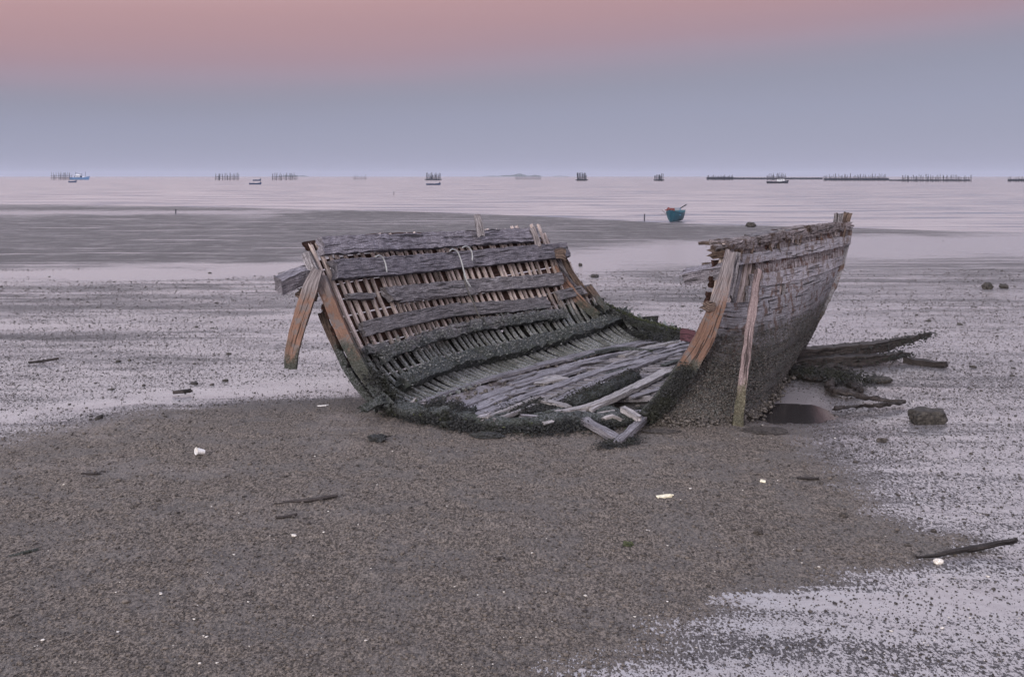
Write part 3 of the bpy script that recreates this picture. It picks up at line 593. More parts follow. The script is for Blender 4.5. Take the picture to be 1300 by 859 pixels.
for i in range(38):
    t0 = random.random(); k = random.random(); l = random.uniform(.5, 2.2); yy_ = 15.7+t0*5.0
    xL = float(np.interp(yy_, LF[:5, 1], LF[:5, 0])); xr = float(np.interp(yy_, [14.9, 16, 17.5, 19.5, 21.5], [2.1, 2.7, 3.6, 4.6, 5.0])); x_ = xL+.25+(xr-xL-.5)*k; a = math.atan2(6, 4.6)+random.uniform(-.14, .14); z_ = random.uniform(.14, .19)
    if yy_+l*math.sin(a) > 21.8: continue
    timber('floor_slat', [V(x_, yy_, z_), V(x_+math.cos(a)*l*.5, yy_+math.sin(a)*l*.5, z_+random.uniform(0, .03)), V(x_+math.cos(a)*l, yy_+math.sin(a)*l, z_)], V(0, 0, 1), random.uniform(.05, .13), .02, random.choice(['floor', 'floor', 'mid_wood', 'floor']), wreck, amp=.012, jag=.12, seg=.1)
LOG = [G(726, 511, .2), G(750, 502, .22), G(775, 492, .22), G(806, 479, .2)]
timber('sunken_log', LOG, V(0, 0, 1), .26, .2, 'mid_wood', wreck, amp=.03, shape=RND, jag=.1)
tag(lumps('log_moss', along(LOG, 2400, (.07, .08, .05))+V(0, 0, .04), RNG.uniform(.008, .02, 2400), 'moss', wreck), kind='stuff')
# rubbish and grit on the silt floor
cx = RNG.uniform(0, 1, (900, 2)); yy_ = 15.4+cx[:, 0]*6; xl_ = np.interp(yy_, LF[:5, 1], LF[:5, 0]); pp = np.stack([xl_+cx[:, 1]*3.4, yy_, np.full(900, .12)], 1)
tag(lumps('floor_debris', pp, RNG.uniform(.01, .045, 900), 'crust_brown', wreck), kind='stuff')
# front edge: the broken keel end, thick with weed
FR = [G(484, 512, .15), G(520, 521, .15), G(560, 527, .12), G(610, 536, .1), G(660, 538, .1), G(720, 533, .12), G(770, 533, .1), G(815, 531, .12)]
timber('broken_floor_beam', FR, V(0, 0, 1), .3, .22, 'mid_wood', wreck, amp=.05, shape=RND, jag=.1)
for pl, n_, sp_, hz_ in (([(470, 470), (482, 492), (497, 510), (515, 520), (540, 528)], 1700, (.085, .07, .085), .12), ([(520, 521), (560, 528), (600, 536)], 1700, (.10, .13, .055), .13), ([(540, 516), (565, 513), (585, 522)], 900, (.1, .14, .06), .22), ([(600, 538), (650, 540), (700, 540), (752, 534)], 2400, (.12, .14, .06), .10), ([(650, 520), (690, 510), (716, 528)], 1100, (.16, .16, .05), .2), ([(752, 536), (780, 532), (812, 528), (826, 520)], 1300, (.12, .15, .06), .10), ([(765, 525), (790, 528)], 500, (.15, .15, .05), .14)):
    pts = [G(x, y, hz_) for x, y in pl] if pl[0] != (470, 470) else [P(x, y, Y_) for (x, y), Y_ in zip(pl, (15.4, 15.35, 15.3, 15.2, 15.1))]
    pts = [p_-V(0, 0, .05) for p_ in pts]
    tag(lumps('seaweed_mass', along(pts, int(n_*5), (sp_[0], sp_[1], sp_[2]*.75)), RNG.gamma(3, .0027, int(n_*5))+.003, 'moss', wreck, irr=.5), kind='stuff')
wp = along(FR, 160, (.22, .16, .05)); tag(lumps('seaweed_tuft', wp, RNG.uniform(.01, .025, 160), 'moss_green', wreck), kind='stuff')
timber('weedy_foot', [P(486, 508, 15.1), P(470, 514, 14.95), P(459, 521, 14.85)], V(0, -1, .3), .12, .1, 'dark_rot', wreck, amp=.03, jag=.08)
for pl, Y0 in (([(470, 486), (484, 503), (496, 516)], 15.35),):
    timber('outer_plank_end', [P(x, y, Y0-.1*i) for i, (x, y) in enumerate(pl)], V(0, -1, .3), .14, .12, 'dark_rot', wreck, amp=.04, jag=.1)

# splintered wood sticking out of the weedy front edge
for i in range(34):
    x = random.uniform(505, 822); y = float(np.interp(x, [484, 540, 610, 700, 830], [508, 522, 532, 533, 526]))+random.uniform(-8, 5); a = random.uniform(-.5, 1.1); l = random.uniform(.12, .5); p = G(x, y, random.uniform(.1, .2))
    timber('splinter', [p, p+V(math.cos(a)*l*.5, math.sin(a)*l*.5, random.uniform(-.02, .06)), p+V(math.cos(a)*l, math.sin(a)*l, random.uniform(-.05, .08))], V(0, -.4, 1), random.uniform(.03, .08), random.uniform(.02, .05), random.choice(['floor', 'mid_wood', 'floor_pale', 'dark_rot']), wreck, amp=.015, jag=.06)

# near (right) side: the hull seen from outside
def col5(a): return [P(*p_) for p_ in a]
RG = np.array([col5([(923, 309, 14.9), (911, 362, 14.85), (897, 418, 14.8), (872, 470, 14.85), (838, 537, 14.72)]),
     col5([(960, 302, 16), (951, 360, 15.72), (935, 425, 15.4), (915, 485, 15.1), (893, 545, 14.72)]),
     col5([(1000, 294, 17.3), (992, 355, 16.95), (980, 415, 16.4), (965, 475, 15.9), (945, 531, 15.35)]),
     col5([(1040, 287, 18.7), (1032, 345, 18.3), (1017, 400, 17.9), (1000, 450, 17.5), (980, 499, 17.15)]),
     col5([(1078, 281, 20.0), (1067, 333, 19.95), (1048, 380, 19.8), (1024, 428, 19.6), (1004, 464, 19.4)])])
TU = np.linspace(0, 1, 5)
def Rs(u, v):
    u = np.atleast_1d(np.asarray(u, float)); v = np.broadcast_to(np.asarray(v, float), u.shape)
    c = np.stack([crow(v, TU, RG[k]) for k in range(5)], 0)
    out = np.empty((len(u), 3))
    for i in range(len(u)): out[i] = crow(u[i], TU, c[:, i])
    return out
def Rn(u, v):
    a = Rs(np.asarray(u)+.01, v)-Rs(np.asarray(u)-.01, v); b = Rs(u, np.asarray(v)+.01)-Rs(u, np.asarray(v)-.01); n_ = unit(np.cross(a, b))
    return n_*np.where((n_*V(.8, -.6, 0)).sum(1) > 0, 1, -1)[:, None]     # towards the outside
def strake(v0, v1, u0, u1, mat, off=0.0, t_=.05, name='hull_strake', jag=.12, amp=.008, seg=.10, fray=0.0):
    n_ = max(4, int((u1-u0)*30)); uu = np.linspace(u0, u1, n_); vm = (v0+v1)/2
    w_ = float(np.linalg.norm(Rs([.4], v1)-Rs([.4], v0)))*1.01
    scale = np.linalg.norm(Rs(uu, v1)-Rs(uu, v0), axis=1)/w_
    return timber(name, Rs(uu, np.full(n_, vm))+Rn(uu, np.full(n_, vm))*(off), Rn(uu, np.full(n_, vm)), w_*.995, t_, mat, wreck, amp=amp, jag=jag, seg=seg, taper=list(scale), fray=fray)
for u0, u1, va, vb_, of in ((-.05, .27, .0, .05, .05), (.22, .46, -.012, .035, .09), (.41, .66, .004, .055, .05), (.63, .86, -.01, .04, .08), (.8, 1.0, .0, .045, .05), (.05, .4, .03, .062, .07), (.5, .97, .03, .06, .06)):
    strake(va, vb_, u0, u1, 'cap', of, .08, 'cap_rail', .30, .013, .08, .03)
strake(.012, .06, .02, .98, 'dark_rot', .0, .09, 'rotten_strake', .1, .02, .08, .05)
for i in range(16):
    u_ = random.uniform(.03, .96); p = Rs([u_], [random.uniform(.03, .07)])[0]+Rn([u_], [.05])[0]*.10
    timber('splinter', [p, p+V(-.02, -.02, -random.uniform(.03, .09)), p+V(random.uniform(-.05, .03), -.03, -random.uniform(.10, .2))], V(0, -1, 0), random.uniform(.02, .045), .02, random.choice(['cap', 'dark_rot', 'fringe']), wreck, amp=.008, jag=.05, seg=.04)
strake(.055, .10, .0, .98, 'fringe', .01, .08, 'rotten_strake', .1, .022, .06, .06)
strake(.098, .145, .01, .99, 'pale_rail', .06, .11, 'rubbing_rail', .06, .010)
strake(.145, .205, .27, .99, 'fringe', .0, .06, 'rotten_strake', .18, .016, .07, .05)
strake(.205, .262, .25, 1.0, 'pale_rail', .015, .06, 'hull_strake', .1)
strake(.266, .34, .25, .49, 'hull', .0, .05, 'hull_strake', .09)
strake(.266, .34, .53, 1.0, 'hull', .0, .05, 'hull_strake', .08)
strake(.344, .41, .03, .43, 'hull', .0, .05, jag=.14); strake(.344, .41, .44, 1.0, 'hull', .002, .05)
vs0 = [.414, .475, .535, .60, .665, .73, .795, .86, .93, 1.0]; st = [-.03, -.07, .03, -.02, .01, -.01, 0, 0, 0]
for k in range(9): strake(vs0[k], vs0[k+1]-.006, st[k], 1.0, 'hull', random.uniform(-.012, .014), .05, jag=.14 if k < 4 else .06, amp=.008+.003*k)
# stem / end closing piece
timber('stem_timber', Rs(np.full(12, 1.0), np.linspace(.05, 1, 12)), V(.9, .1, 0), .12, .14, 'hull', wreck, amp=.02, jag=.05)
# frames inside this side
for k, u in enumerate(np.concatenate([[.07, .11, .15, .19, .225], np.linspace(.26, .97, 17)])):
    vv_ = np.linspace(.03, .8 if k > 4 else .72, 12); uu = np.full(12, u)
    timber('rib', Rs(uu, vv_)-Rn(uu, vv_)*.09, Rn(uu, vv_), .10 if k < 5 else .08, .1, 'rib' if k not in (1, 3) else 'mid_wood', wreck, amp=.008, jag=.05)
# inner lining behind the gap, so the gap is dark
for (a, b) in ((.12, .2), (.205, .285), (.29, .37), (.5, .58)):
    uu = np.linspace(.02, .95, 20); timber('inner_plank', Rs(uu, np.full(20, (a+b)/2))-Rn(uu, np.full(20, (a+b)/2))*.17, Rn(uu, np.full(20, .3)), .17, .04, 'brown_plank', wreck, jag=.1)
# orange end frame on this side
timber('end_frame', [P(928, 318, 14.72), P(921, 350, 14.66), P(911, 385, 14.6), P(898, 420, 14.58), P(884, 447, 14.6), P(864, 478, 14.65), P(845, 505, 14.7), P(822, 529, 14.7)], V(-.15, -1, 0), .24, .16, 'orange', wreck, amp=.010, jag=.05, taper=[.6, .75, .95, 1.05, 1.1, 1.15, 1.15, 1])
fl = [P(872, 470, 14.5), P(855, 492, 14.5), P(840, 512, 14.5), P(822, 528, 14.5)]
tag(lumps('seaweed_mass', along(fl, 5000, (.065, .035, .05)), RNG.gamma(3, .0024, 5000)+.003, 'moss', wreck), kind='stuff')
timber('frame_sister', [P(936, 318, 14.9), P(932, 345, 14.86), P(926, 378, 14.8)], V(0, -1, 0), .08, .1, 'mid_wood', wreck, amp=.008)
timber('iron_bracket', [P(892, 386, 14.5), P(897, 389, 14.48), P(906, 388, 14.5)], V(0, -1, 0), .14, .1, 'dark_rot', wreck, amp=.03, jag=.08)
timber('beam_stub', [P(869, 352, 15.3), P(890, 348, 15.2), P(924, 342, 15.0)], V(0, -.4, 1), .18, .20, 'grey_wood', wreck, amp=.022, jag=.16)
timber('beam_stub', [P(890, 338, 15.5), P(905, 337, 15.4), P(922, 336, 15.3)], V(0, -.4, 1), .1, .08, 'dark_rot', wreck, amp=.02, jag=.1)
timber('beam_stub', [P(901, 321, 15.1), P(918, 318, 15.1), P(940, 314, 15.3)], V(0, -.5, 1), .2, .10, 'dark_rot', wreck, amp=.03, jag=.2)
timber('beam_stub', [P(906, 311, 15.3), P(920, 310, 15.3), P(945, 307, 15.5)], V(0, -.5, 1), .2, .07, 'cap', wreck, amp=.03, jag=.22)
timber('beam_stub', [P(889, 309, 17.5), P(905, 308, 17.0), P(930, 306, 16.6)], V(0, -.5, 1), .14, .05, 'dark_rot', wreck, amp=.02, jag=.2)
# loose pieces on the cap rail
timber('deck_scrap', [P(912, 307, 15.2), P(950, 303, 16.3), P(1000, 296, 17.8), P(1040, 289, 19)], V(0, 0, 1), .30, .05, 'cap', wreck, amp=.014, jag=.3, fray=.03)
timber('deck_scrap', [P(905, 315, 14.95), P(930, 312, 15.3), P(962, 309, 16.1)], V(0, -.3, 1), .16, .04, 'cap', wreck, amp=.014, jag=.3)
timber('deck_scrap', [P(948, 300, 16.4), P(975, 297, 17.1), P(1003, 293, 17.8)], V(0, -.3, 1), .16, .04, 'mid_wood', wreck, amp=.014, jag=.3)
timber('deck_block', [P(992, 301, 17.5), P(992, 290, 17.5)], V(0, -1, 0), .12, .1, 'mid_wood', wreck, jag=.03)
timber('deck_block', [P(1018, 296, 18.4), P(1027, 295, 18.4)], V(0, 0, 1), .12, .14, 'dark_rot', wreck, jag=.04)
timber('deck_scrap', [P(990, 293, 18), P(1015, 289, 18.7), P(1040, 287, 19.4)], V(0, 0, 1), .26, .05, 'cap', wreck, amp=.014, jag=.25)
timber('head_post', [P(1062, 290, 19.7), P(1064, 279, 19.7), P(1065, 271, 19.7)], V(-.3, -1, 0), .17, .10, 'mid_wood', wreck, amp=.012, jag=.05)
timber('head_post', [P(1072, 288, 20.0), P(1074, 278, 20.0), P(1077, 270, 20.0)], V(-.3, -1, 0), .15, .12, 'dark_rot', wreck, amp=.016, jag=.07)
for x, y, l in ((1072, 316, 17), (1070, 325, 12), (1067, 336, 14), (1064, 331, 9)):
    timber('hanging_strand', [P(x, y, 19.95), P(x+1, y+l*.5, 19.95), P(x-.5, y+l, 19.95)], V(0, -1, 0), .018, .014, 'rope_dark', wreck, jag=.02, amp=.01)
# oyster crust over the lower hull
n_ = 15000; uu = RNG.uniform(0, 1, n_); vv_ = 1-RNG.uniform(0, 1, n_)**1.5*.5; c = np.stack([crow(vv_, TU, RG[k]) for k in range(5)], 0)
pp = np.empty((n_, 3)); idx = np.clip((uu*4).astype(int), 0, 3)
for i in range(n_): pp[i] = crow(uu[i], TU, c[:, i])
pp += V(.02, -.03, 0)
tag(lumps('oyster_crust', pp[:9500], RNG.uniform(.008, .026, 9500)*(.5+.9*(vv_[:9500]-.45)), 'crust_brown', wreck), kind='stuff')
tag(lumps('barnacle_crust', pp[9500:], RNG.uniform(.008, .024, 5500)*(.5+.9*(vv_[9500:]-.45)), 'crust', wreck), kind='stuff')
n_ = 3200; uu = RNG.uniform(-.02, 1, n_); c = np.stack([crow(np.full(n_, .985), TU, RG[k]) for k in range(5)], 0); pp = np.array([crow(uu[i], TU, c[:, i]) for i in range(n_)])
tag(lumps('oyster_crust', pp+RNG.normal(0, 1, (n_, 3))*V(.08, .08, .05)+V(0, -.04, .03), RNG.uniform(.015, .045, n_), 'crust_brown', wreck), kind='stuff')

# ------------------------------------------------------------------ things on or against the wreck
timber_o = timber('wooden_prop', [P(963, 343, 15.25), P(955, 395, 15.02), P(947, 450, 14.9), P(940, 505, 14.82), P(936, 543, 14.75)], V(-.2, -1, 0), .125, .115, 'prop', None, amp=.018, jag=.04, taper=[.8, .9, 1, 1.05, 1.1])
tag(timber_o, 'pinkish grey crooked pole propped against the outside of the wreck hull', 'prop')
def tube(name, pts, r, mat, parent=None, amp=.0): return timber(name, pts, V(.3, -1, .1), 2*r, 2*r, mat, parent, amp=amp, jag=0.0001, seg=.05, shape=RND[::2], smooth=True)
def rope(pl, label, mat='rope', off=.30):
    o = tube('rope', [Lp(x, y, off) for x, y in pl], .013, mat, amp=.006); return tag(o, label, 'rope')
rope([(555, 325), (559, 322), (565, 325), (570, 338), (574, 352), (577, 362), (583, 371)], 'pale rope looped over the upper beam inside the wreck, hanging furthest down')
rope([(574, 350), (576, 362), (581, 376), (588, 392), (594, 406), (600, 412)], 'dark dirty rope end trailing below the pale rope inside the wreck', 'rope_dark', .28)
rope([(459, 333), (464, 331), (469, 334), (472, 342), (473, 353)], 'short pale rope hooked over the upper beam at the left of the wreck')
rope([(571, 321), (577, 318), (582, 321), (584, 328), (585, 337)], 'white rope knot hanging short over the upper beam beside the long rope')

# V of loose timber in front
vt = empty('broken_timber_bracket', G(785, 560), 'loose V of two pale mossy timbers lying on mud in front of the open hull', 'timber')
timber('arm', [G(741, 533, .14), G(762, 545, .12), G(788, 560, .06)], V(0, 0, 1), .13, .08, 'floor', vt, amp=.014, jag=.08)
timber('arm', [G(783, 564, .06), G(800, 548, .12), G(818, 531, .18)], V(0, 0, 1), .11, .08, 'floor', vt, amp=.014, jag=.08)
timber('arm', [G(790, 519, .26), G(800, 524, .25), G(812, 531, .24)], V(0, 0, 1), .10, .07, 'floor_pale', vt, amp=.014, jag=.08)
tag(lumps('moss', along([G(770, 567, .03), G(785, 562, .06), G(796, 556, .06)], 1500, (.10, .08, .02)), RNG.uniform(.006, .016, 1500), 'moss', vt), kind='stuff')

# ------------------------------------------------------------------ debris on the flats
def log(name, pl, w_, t_, label, cat, z=.05, mat='wet_log', amp=.03, jag=.12, taper=None, weed=0, shape=RND):
    pts = [G(x, y, z if not q_ else q_[0]) for x, y, *q_ in pl]
    if weed:
        r = empty(name, pts[0]*V(1, 1, 0), label, cat); timber('trunk', pts, V(0, 0, 1), w_, t_, mat, r, amp=amp, jag=.25, taper=taper, shape=RECT)
        tag(lumps('weed', along(pts, weed*3, (w_*.35, w_*.45, t_*.25)), RNG.uniform(.008, .024, weed*3), 'moss', r), kind='stuff'); return r
    return tag(timber(name, pts, V(0, 0, 1), w_, t_, mat, None, amp=amp, jag=jag, taper=taper, shape=shape), label, cat)
log('driftwood_log', [(1000, 452, .18), (1050, 448, .2), (1100, 442, .25), (1140, 434, .3), (1181, 424, .40)], .24, .2, 'long dark driftwood log pointing up right behind the hull end', 'log', taper=[1.3, 1.3, 1.1, .7, .3], weed=420)
log('driftwood_log', [(1010, 461, .1), (1060, 458, .12), (1110, 455, .12), (1150, 449, .14)], .26, .16, 'thick dark weedy log lying flat below the long log', 'log', taper=[1, 1.2, 1, .4], weed=420)
log('sunken_plank', [(1150, 457), (1175, 460), (1203, 463)], .2, .1, 'thin dark plank half sunk in mud right of the two logs', 'plank', shape=RECT)
rt = empty('tangled_roots', G(1040, 480), 'tangle of twisted dark roots in wet mud beside the hull', 'driftwood')
for pl, w_ in (([(992, 468), (1015, 470), (1040, 474), (1060, 478)], .22), ([(1050, 474), (1056, 482), (1052, 490), (1058, 497)], .16), ([(1052, 472), (1072, 478), (1082, 488), (1094, 497)], .16), ([(1060, 496), (1075, 498), (1090, 497)], .14), ([(1058, 497), (1085, 501), (1115, 507), (1150, 510)], .10), ([(1058, 519), (1085, 516), (1120, 514), (1150, 510)], .07), ([(1030, 470), (1060, 468), (1085, 476)], .2), ([(1000, 474), (1030, 480), (1050, 480)], .14)):
    timber('root', [G(x, y, .06) for x, y in pl], V(0, 0, 1), w_, w_*.8, 'wet_log', rt, amp=.05, freq=8, jag=.1, taper=[1.1, .8, 1, .6], shape=RND)
tag(lumps('weed', along([G(1000, 470, .07), G(1050, 474, .12), G(1085, 482, .1)], 2500, (.25, .22, .04)), RNG.uniform(.008, .024, 2500), 'moss', rt), kind='stuff')
def rock(name, px, py, wx, wy, hz, label, cat='rock', mat='rock', boxy=0.0, amp=.12, sub=3, seed=None):
    c = G(px, py); sd_ = random.random()*90; n1, n2 = 22, 12; vs = []; fs = []
    for i in range(n2+1):
        ph = math.pi*i/n2-math.pi/2
        for j in range(n1):
            th = 2*math.pi*j/n1; d = V(math.cos(ph)*math.cos(th), math.cos(ph)*math.sin(th), math.sin(ph))
            if boxy: m_ = np.abs(d).max(); d = d*(1-boxy)+d/m_*boxy*.85
            q_ = mn.noise((d[0]*1.7+sd_, d[1]*1.7, d[2]*1.7))+.5*mn.noise((d[0]*5+sd_, d[1]*5, d[2]*5))+.3*mn.noise((d[0]*12+sd_, d[1]*12, d[2]*12))
            d = d*(1+amp*q_); vs.append((c[0]+d[0]*wx/2, c[1]+wy/2+d[1]*wy/2, gz(c[0], c[1])+hz*.42+d[2]*hz*.6))
    for i in range(n2):
        for j in range(n1): fs.append((i*n1+j, i*n1+(j+1) % n1, (i+1)*n1+(j+1) % n1, (i+1)*n1+j))
    return tag(mesh(name, vs, fs, mat), label, cat)
rock('stone_block', 1184, 539, .56, .42, .21, 'dark squared stone block standing in shallow water', boxy=.7, amp=.16)
rock('rock', 1118, 487, .52, .3, .12, 'low dark weedy rock between the roots and the stone block')
rock('weed_clump', 478, 565, .24, .2, .09, 'small dark weed clump in front of the left corner of the wreck', 'seaweed', 'moss', amp=.5)
rock('weed_clump', 618, 560, .4, .2, .07, 'flat brownish weed clump in front of the weedy hull edge', 'seaweed', 'moss', amp=.5)
rock('weed_clump', 840, 556, .5, .2, .03, 'thin weed smear right of the timber V', 'seaweed', 'clod', amp=.5)
rock('weed_clump', 975, 553, .6, .35, .03, 'flat weedy mud patch right of the foot of the prop', 'seaweed', 'clod', amp=.5)
rock('mud_clod', 1122, 561, .16, .1, .05, 'lone dark clod below left of the stone block', 'clod', 'clod', amp=.5)
rock('mud_clod', 964, 682, .09, .07, .05, 'dark pointed clod on the sand right of centre foreground', 'clod', 'clod', amp=.5)
rock('mud_clod', 798, 697, .09, .08, .04, 'greenish dark clod on the foreground sand below the boat', 'clod', 'moss_green', amp=.6)
rock('mud_clod', 1072, 657, .09, .07, .04, 'small clod at the water edge near the end of the sand', 'clod', 'clod', amp=.5)
rock('white_stone', 1193, 716, .10, .06, .05, 'rounded white stone beside the long thin branch', 'stone', 'shell', amp=.15)
rock('rock', 1256, 367, .34, .25, .2, 'small dark rock on the flats at far right', amp=.3)
rock('rock', 1276, 366, .3, .2, .13, 'smaller flatter rock right beside the small dark rock', amp=.3)
rock('rock', 756, 352, .3, .5, .1, 'dark flat stone in the bright pool behind the wreck', amp=.4)
rock('rock', 737, 337, .16, .2, .12, 'tiny round dark stone standing in the bright pool', amp=.3)
rock('rock', 955, 288, .7, .8, .35, 'dark stone on the shore between blue boat and hull top', amp=.3)
log('stick', [(348, 640, .02), (372, 636, .03), (400, 633, .04), (426, 629, .05)], .06, .045, 'long dark driftwood stick on the left foreground sand', 'stick', amp=.012, taper=[.3, .7, 1, .7])
log('stick', [(349, 657, .02), (362, 656, .03), (374, 653, .03)], .035, .03, 'short stick lying just below the long stick', 'stick', amp=.008)
log('stick', [(105, 601, .02), (120, 601, .03), (131, 600, .02)], .03, .03, 'thin stick on the sand at left', 'stick', amp=.008)
log('branch', [(1165, 708, .02), (1200, 702, .04), (1245, 694, .06), (1292, 685, .1)], .07, .06, 'long thin dark branch at the sand edge, bottom right', 'branch', amp=.015, taper=[.4, .8, 1, .8])
log('stick', [(1012, 607, .02), (1028, 607, .03), (1043, 607, .02)], .05, .03, 'short dark stick on sand below the right hull', 'stick', amp=.01)
log('stick', [(37, 460, .03), (55, 458, .05), (72, 455, .08)], .05, .05, 'thin slanting stick on the wet flats at left', 'stick', amp=.01)
log('stick', [(220, 498, .03), (232, 497, .04), (245, 495, .04)], .08, .06, 'dark piece of wood in the bright puddle at left', 'stick', amp=.02)
log('stick', [(50, 697, .02), (28, 702, .03), (5, 708, .03)], .03, .03, 'thin pale twig in the bottom left foreground', 'twig', mat='mid_wood', amp=.008)
# crushed cup
c = G(255, 579); cup = empty('plastic_cup', c, 'white crushed plastic cup lying on the left foreground sand', 'cup')
vs, fs = [], []; ax = unit(V(-.75, -.55, .25)); s1 = unit(np.cross(ax, V(0, 0, 1))); s2 = np.cross(ax, s1)
for i, (l, r_) in enumerate(((0, .001), (0, .030), (.035, .034), (.07, .039), (.10, .043), (.104, .047), (.10, .040), (.05, .034), (.006, .028), (.006, .001))):
    for j in range(18):
        a = 2*math.pi*j/18; rr = r_*1.3*(1+.13*math.sin(a*2+1+i*.2)); p = c+V(.03, .03, .05)+ax*l+s1*rr*math.cos(a)+s2*rr*math.sin(a)*.85; vs.append(p)
for i in range(9):
    for j in range(18): fs.append((i*18+j, i*18+(j+1) % 18, (i+1)*18+(j+1) % 18, (i+1)*18+j))
mesh('cup_body', vs, fs, 'white', cup)
litter = empty('foam_litter', G(845, 632), 'cream coloured scrap of foam on the sand right of centre', 'litter')
timber('flat_piece', [G(834, 631, .03), G(842, 630, .035), G(850, 629, .04)], V(0, -.3, 1), .05, .02, 'cream', litter, amp=.006, jag=.02)
lumps('round_piece', [G(851, 629, .04), G(854, 628, .045)], [.03, .022], 'cream', litter)
log('shell', [(404, 515, .02), (411, 515, .03), (417, 514, .02)], .06, .02, 'flat pale shell on sand left of the wreck foot', 'shell', mat='white', amp=.006, jag=.02)
log('shell', [(965, 610, .02), (972, 611, .02)], .07, .03, 'pale yellow shell on the sand below the prop', 'shell', mat='cream', amp=.01, jag=.02)

# uncountable crumbs of mud and shell
def scatter(n, ylo, yhi, xk=.62):
    y = HY+F*H/np.ones(1); out = []
    rows = RNG.uniform(F*H/yhi, F*H/ylo, n); Y_ = F*H/rows; X_ = RNG.uniform(-xk, xk, n)*Y_
    keep = ~((X_ > -1.9+(Y_-15.2)*.55) & (X_ < 2.6+(Y_-15)*.6) & (Y_ > 15.1) & (Y_ < 22)); return X_[keep], Y_[keep]
X_, Y_ = scatter(52000, 6.6, 34); W_ = wetness(X_, Y_); Z_ = ground_z(X_, Y_)
sz = (RNG.gamma(1.6, .0030, len(X_))+.0025)*np.clip(Y_/12, .6, 1); tag(lumps('mud_crumbs', np.stack([X_, Y_, Z_+sz*.3], 1), sz, 'clod'), 'dark crumbs of mud strewn over the tidal flat', 'mud crumbs', kind='stuff')
X_, Y_ = scatter(34000, 6.6, 19); W_ = wetness(X_, Y_); k = W_ < .3; X_, Y_ = X_[k], Y_[k]; sz = RNG.gamma(1.8, .0030, len(X_))+.0025
tag(lumps('sand_pellets', np.stack([X_, Y_, ground_z(X_, Y_)+sz*.3], 1), sz, 'clod_pale'), 'brownish pellets of sand covering the dry mound', 'sand pellets', kind='stuff')
X_, Y_ = scatter(480, 6.8, 22); sz = RNG.gamma(1.8, .0028, len(X_))+.003
tag(lumps('shell_fragments', np.stack([X_, Y_, ground_z(X_, Y_)+sz*.3], 1), sz, 'shell', flat=(1, 1, .35)), 'tiny white shell fragments scattered on the sand', 'shell fragments', kind='stuff')
X_, Y_ = scatter(120000, 13, 40, .56); W_ = wetness(X_, Y_); k = (W_ > .25) & (W_ < .82) & (fbm(X_*.5, Y_*.22, 61)+RNG.uniform(-.2, .2, len(X_)) > .43); X_, Y_ = X_[k], Y_[k]; sz = (RNG.gamma(1.7, .0024, len(X_))+.0035)*np.clip(Y_/20, .8, 2.2)
tag(lumps('silt_crumbs', np.stack([X_, Y_, ground_z(X_, Y_)+sz*.5], 1), sz, 'clod', flat=(1.5, 1.1, .45), low=True), 'fine dark crumbs standing out of the wet film on the flats', 'mud crumbs', kind='stuff')
X_, Y_ = scatter(200, 15, 60); sz = RNG.gamma(1.6, .012, len(X_))+.012
k = (Y_ > 22) | (np.abs(X_-1) > 6); X_, Y_, sz = X_[k], Y_[k], sz[k]
tag(lumps('distant_clods', np.stack([X_, Y_, ground_z(X_, Y_)+sz*.2], 1), sz, 'rock', flat=(1.3, 1, .6)), 'dark clods dotted over the far wet flats', 'mud clods', kind='stuff')

# ------------------------------------------------------------------ boats, stake traps and islands out at sea
def hull_mesh(name, c, L, Bm, Hh, rot, mat, parent, sheer=.5, bowrise=.8, draft=.3, fullstern=.7):
    vs, fs = [], []; n1, n2 = 14, 9
    for i in range(n1):
        t = i/(n1-1); x = (t-.5)*L; wd = Bm/2*(fullstern+(1-fullstern)*min(1, t*3))*(1-max(0, (t-.5)/.5)**2.2)
        sh = Hh*(1+sheer*(2*t-1)**2*.5+(bowrise*max(0, t-.55)**1.5*2))
        for j in range(n2):
            a = (j/(n2-1)*2-1); yy_ = wd*math.copysign(abs(a)**.6, a); zz = -draft+(sh+draft)*abs(a)**2.2
            vs.append((x+(zz*.25*(t > .8)), yy_, zz))
    # inner deck
    for i in range(n1-1):
        for j in range(n2-1): fs.append((i*n2+j, i*n2+j+1, (i+1)*n2+j+1, (i+1)*n2+j))
    fs.append(tuple(range(n2))); d0 = len(vs)
    for i in range(n1):
        a_, b_ = vs[i*n2], vs[i*n2+n2-1]; vs.append((a_[0], a_[1]*.9, a_[2]-Hh*.25)); vs.append((b_[0], b_[1]*.9, b_[2]-Hh*.25))
    for i in range(n1-1):
        fs.append((d0+2*i, d0+2*i+1, d0+2*i+3, d0+2*i+2)); fs.append((i*n2, (i+1)*n2, d0+2*i+2, d0+2*i)); fs.append((i*n2+n2-1, d0+2*i+1, d0+2*i+3, (i+1)*n2+n2-1))
    v_ = np.array(vs); cr, sr_ = math.cos(rot), math.sin(rot)
    v_ = np.stack([v_[:, 0]*cr-v_[:, 1]*sr_, v_[:, 0]*sr_+v_[:, 1]*cr, v_[:, 2]], 1)+np.asarray(c)
    return mesh(name, v_, fs, mat, parent)
def box(name, c, sx, sy, sz_, mat, parent, rot=0, bev=.06):
    vs = []
    for z, k in ((0, 1), (sz_*.94, 1), (sz_, 1-bev)):
        for a, b in ((-1, -1), (1, -1), (1, 1), (-1, 1)):
            x, y = a*sx/2*k, b*sy/2*k; vs.append((c[0]+x*math.cos(rot)-y*math.sin(rot), c[1]+x*math.sin(rot)+y*math.cos(rot), c[2]+z))
    fs = [(3, 2, 1, 0)]+[(k*4+i, k*4+(i+1) % 4, k*4+4+(i+1) % 4, k*4+4+i) for k in (0, 1) for i in range(4)]+[(8, 9, 10, 11)]
    return mesh(name, vs, fs, mat, parent)
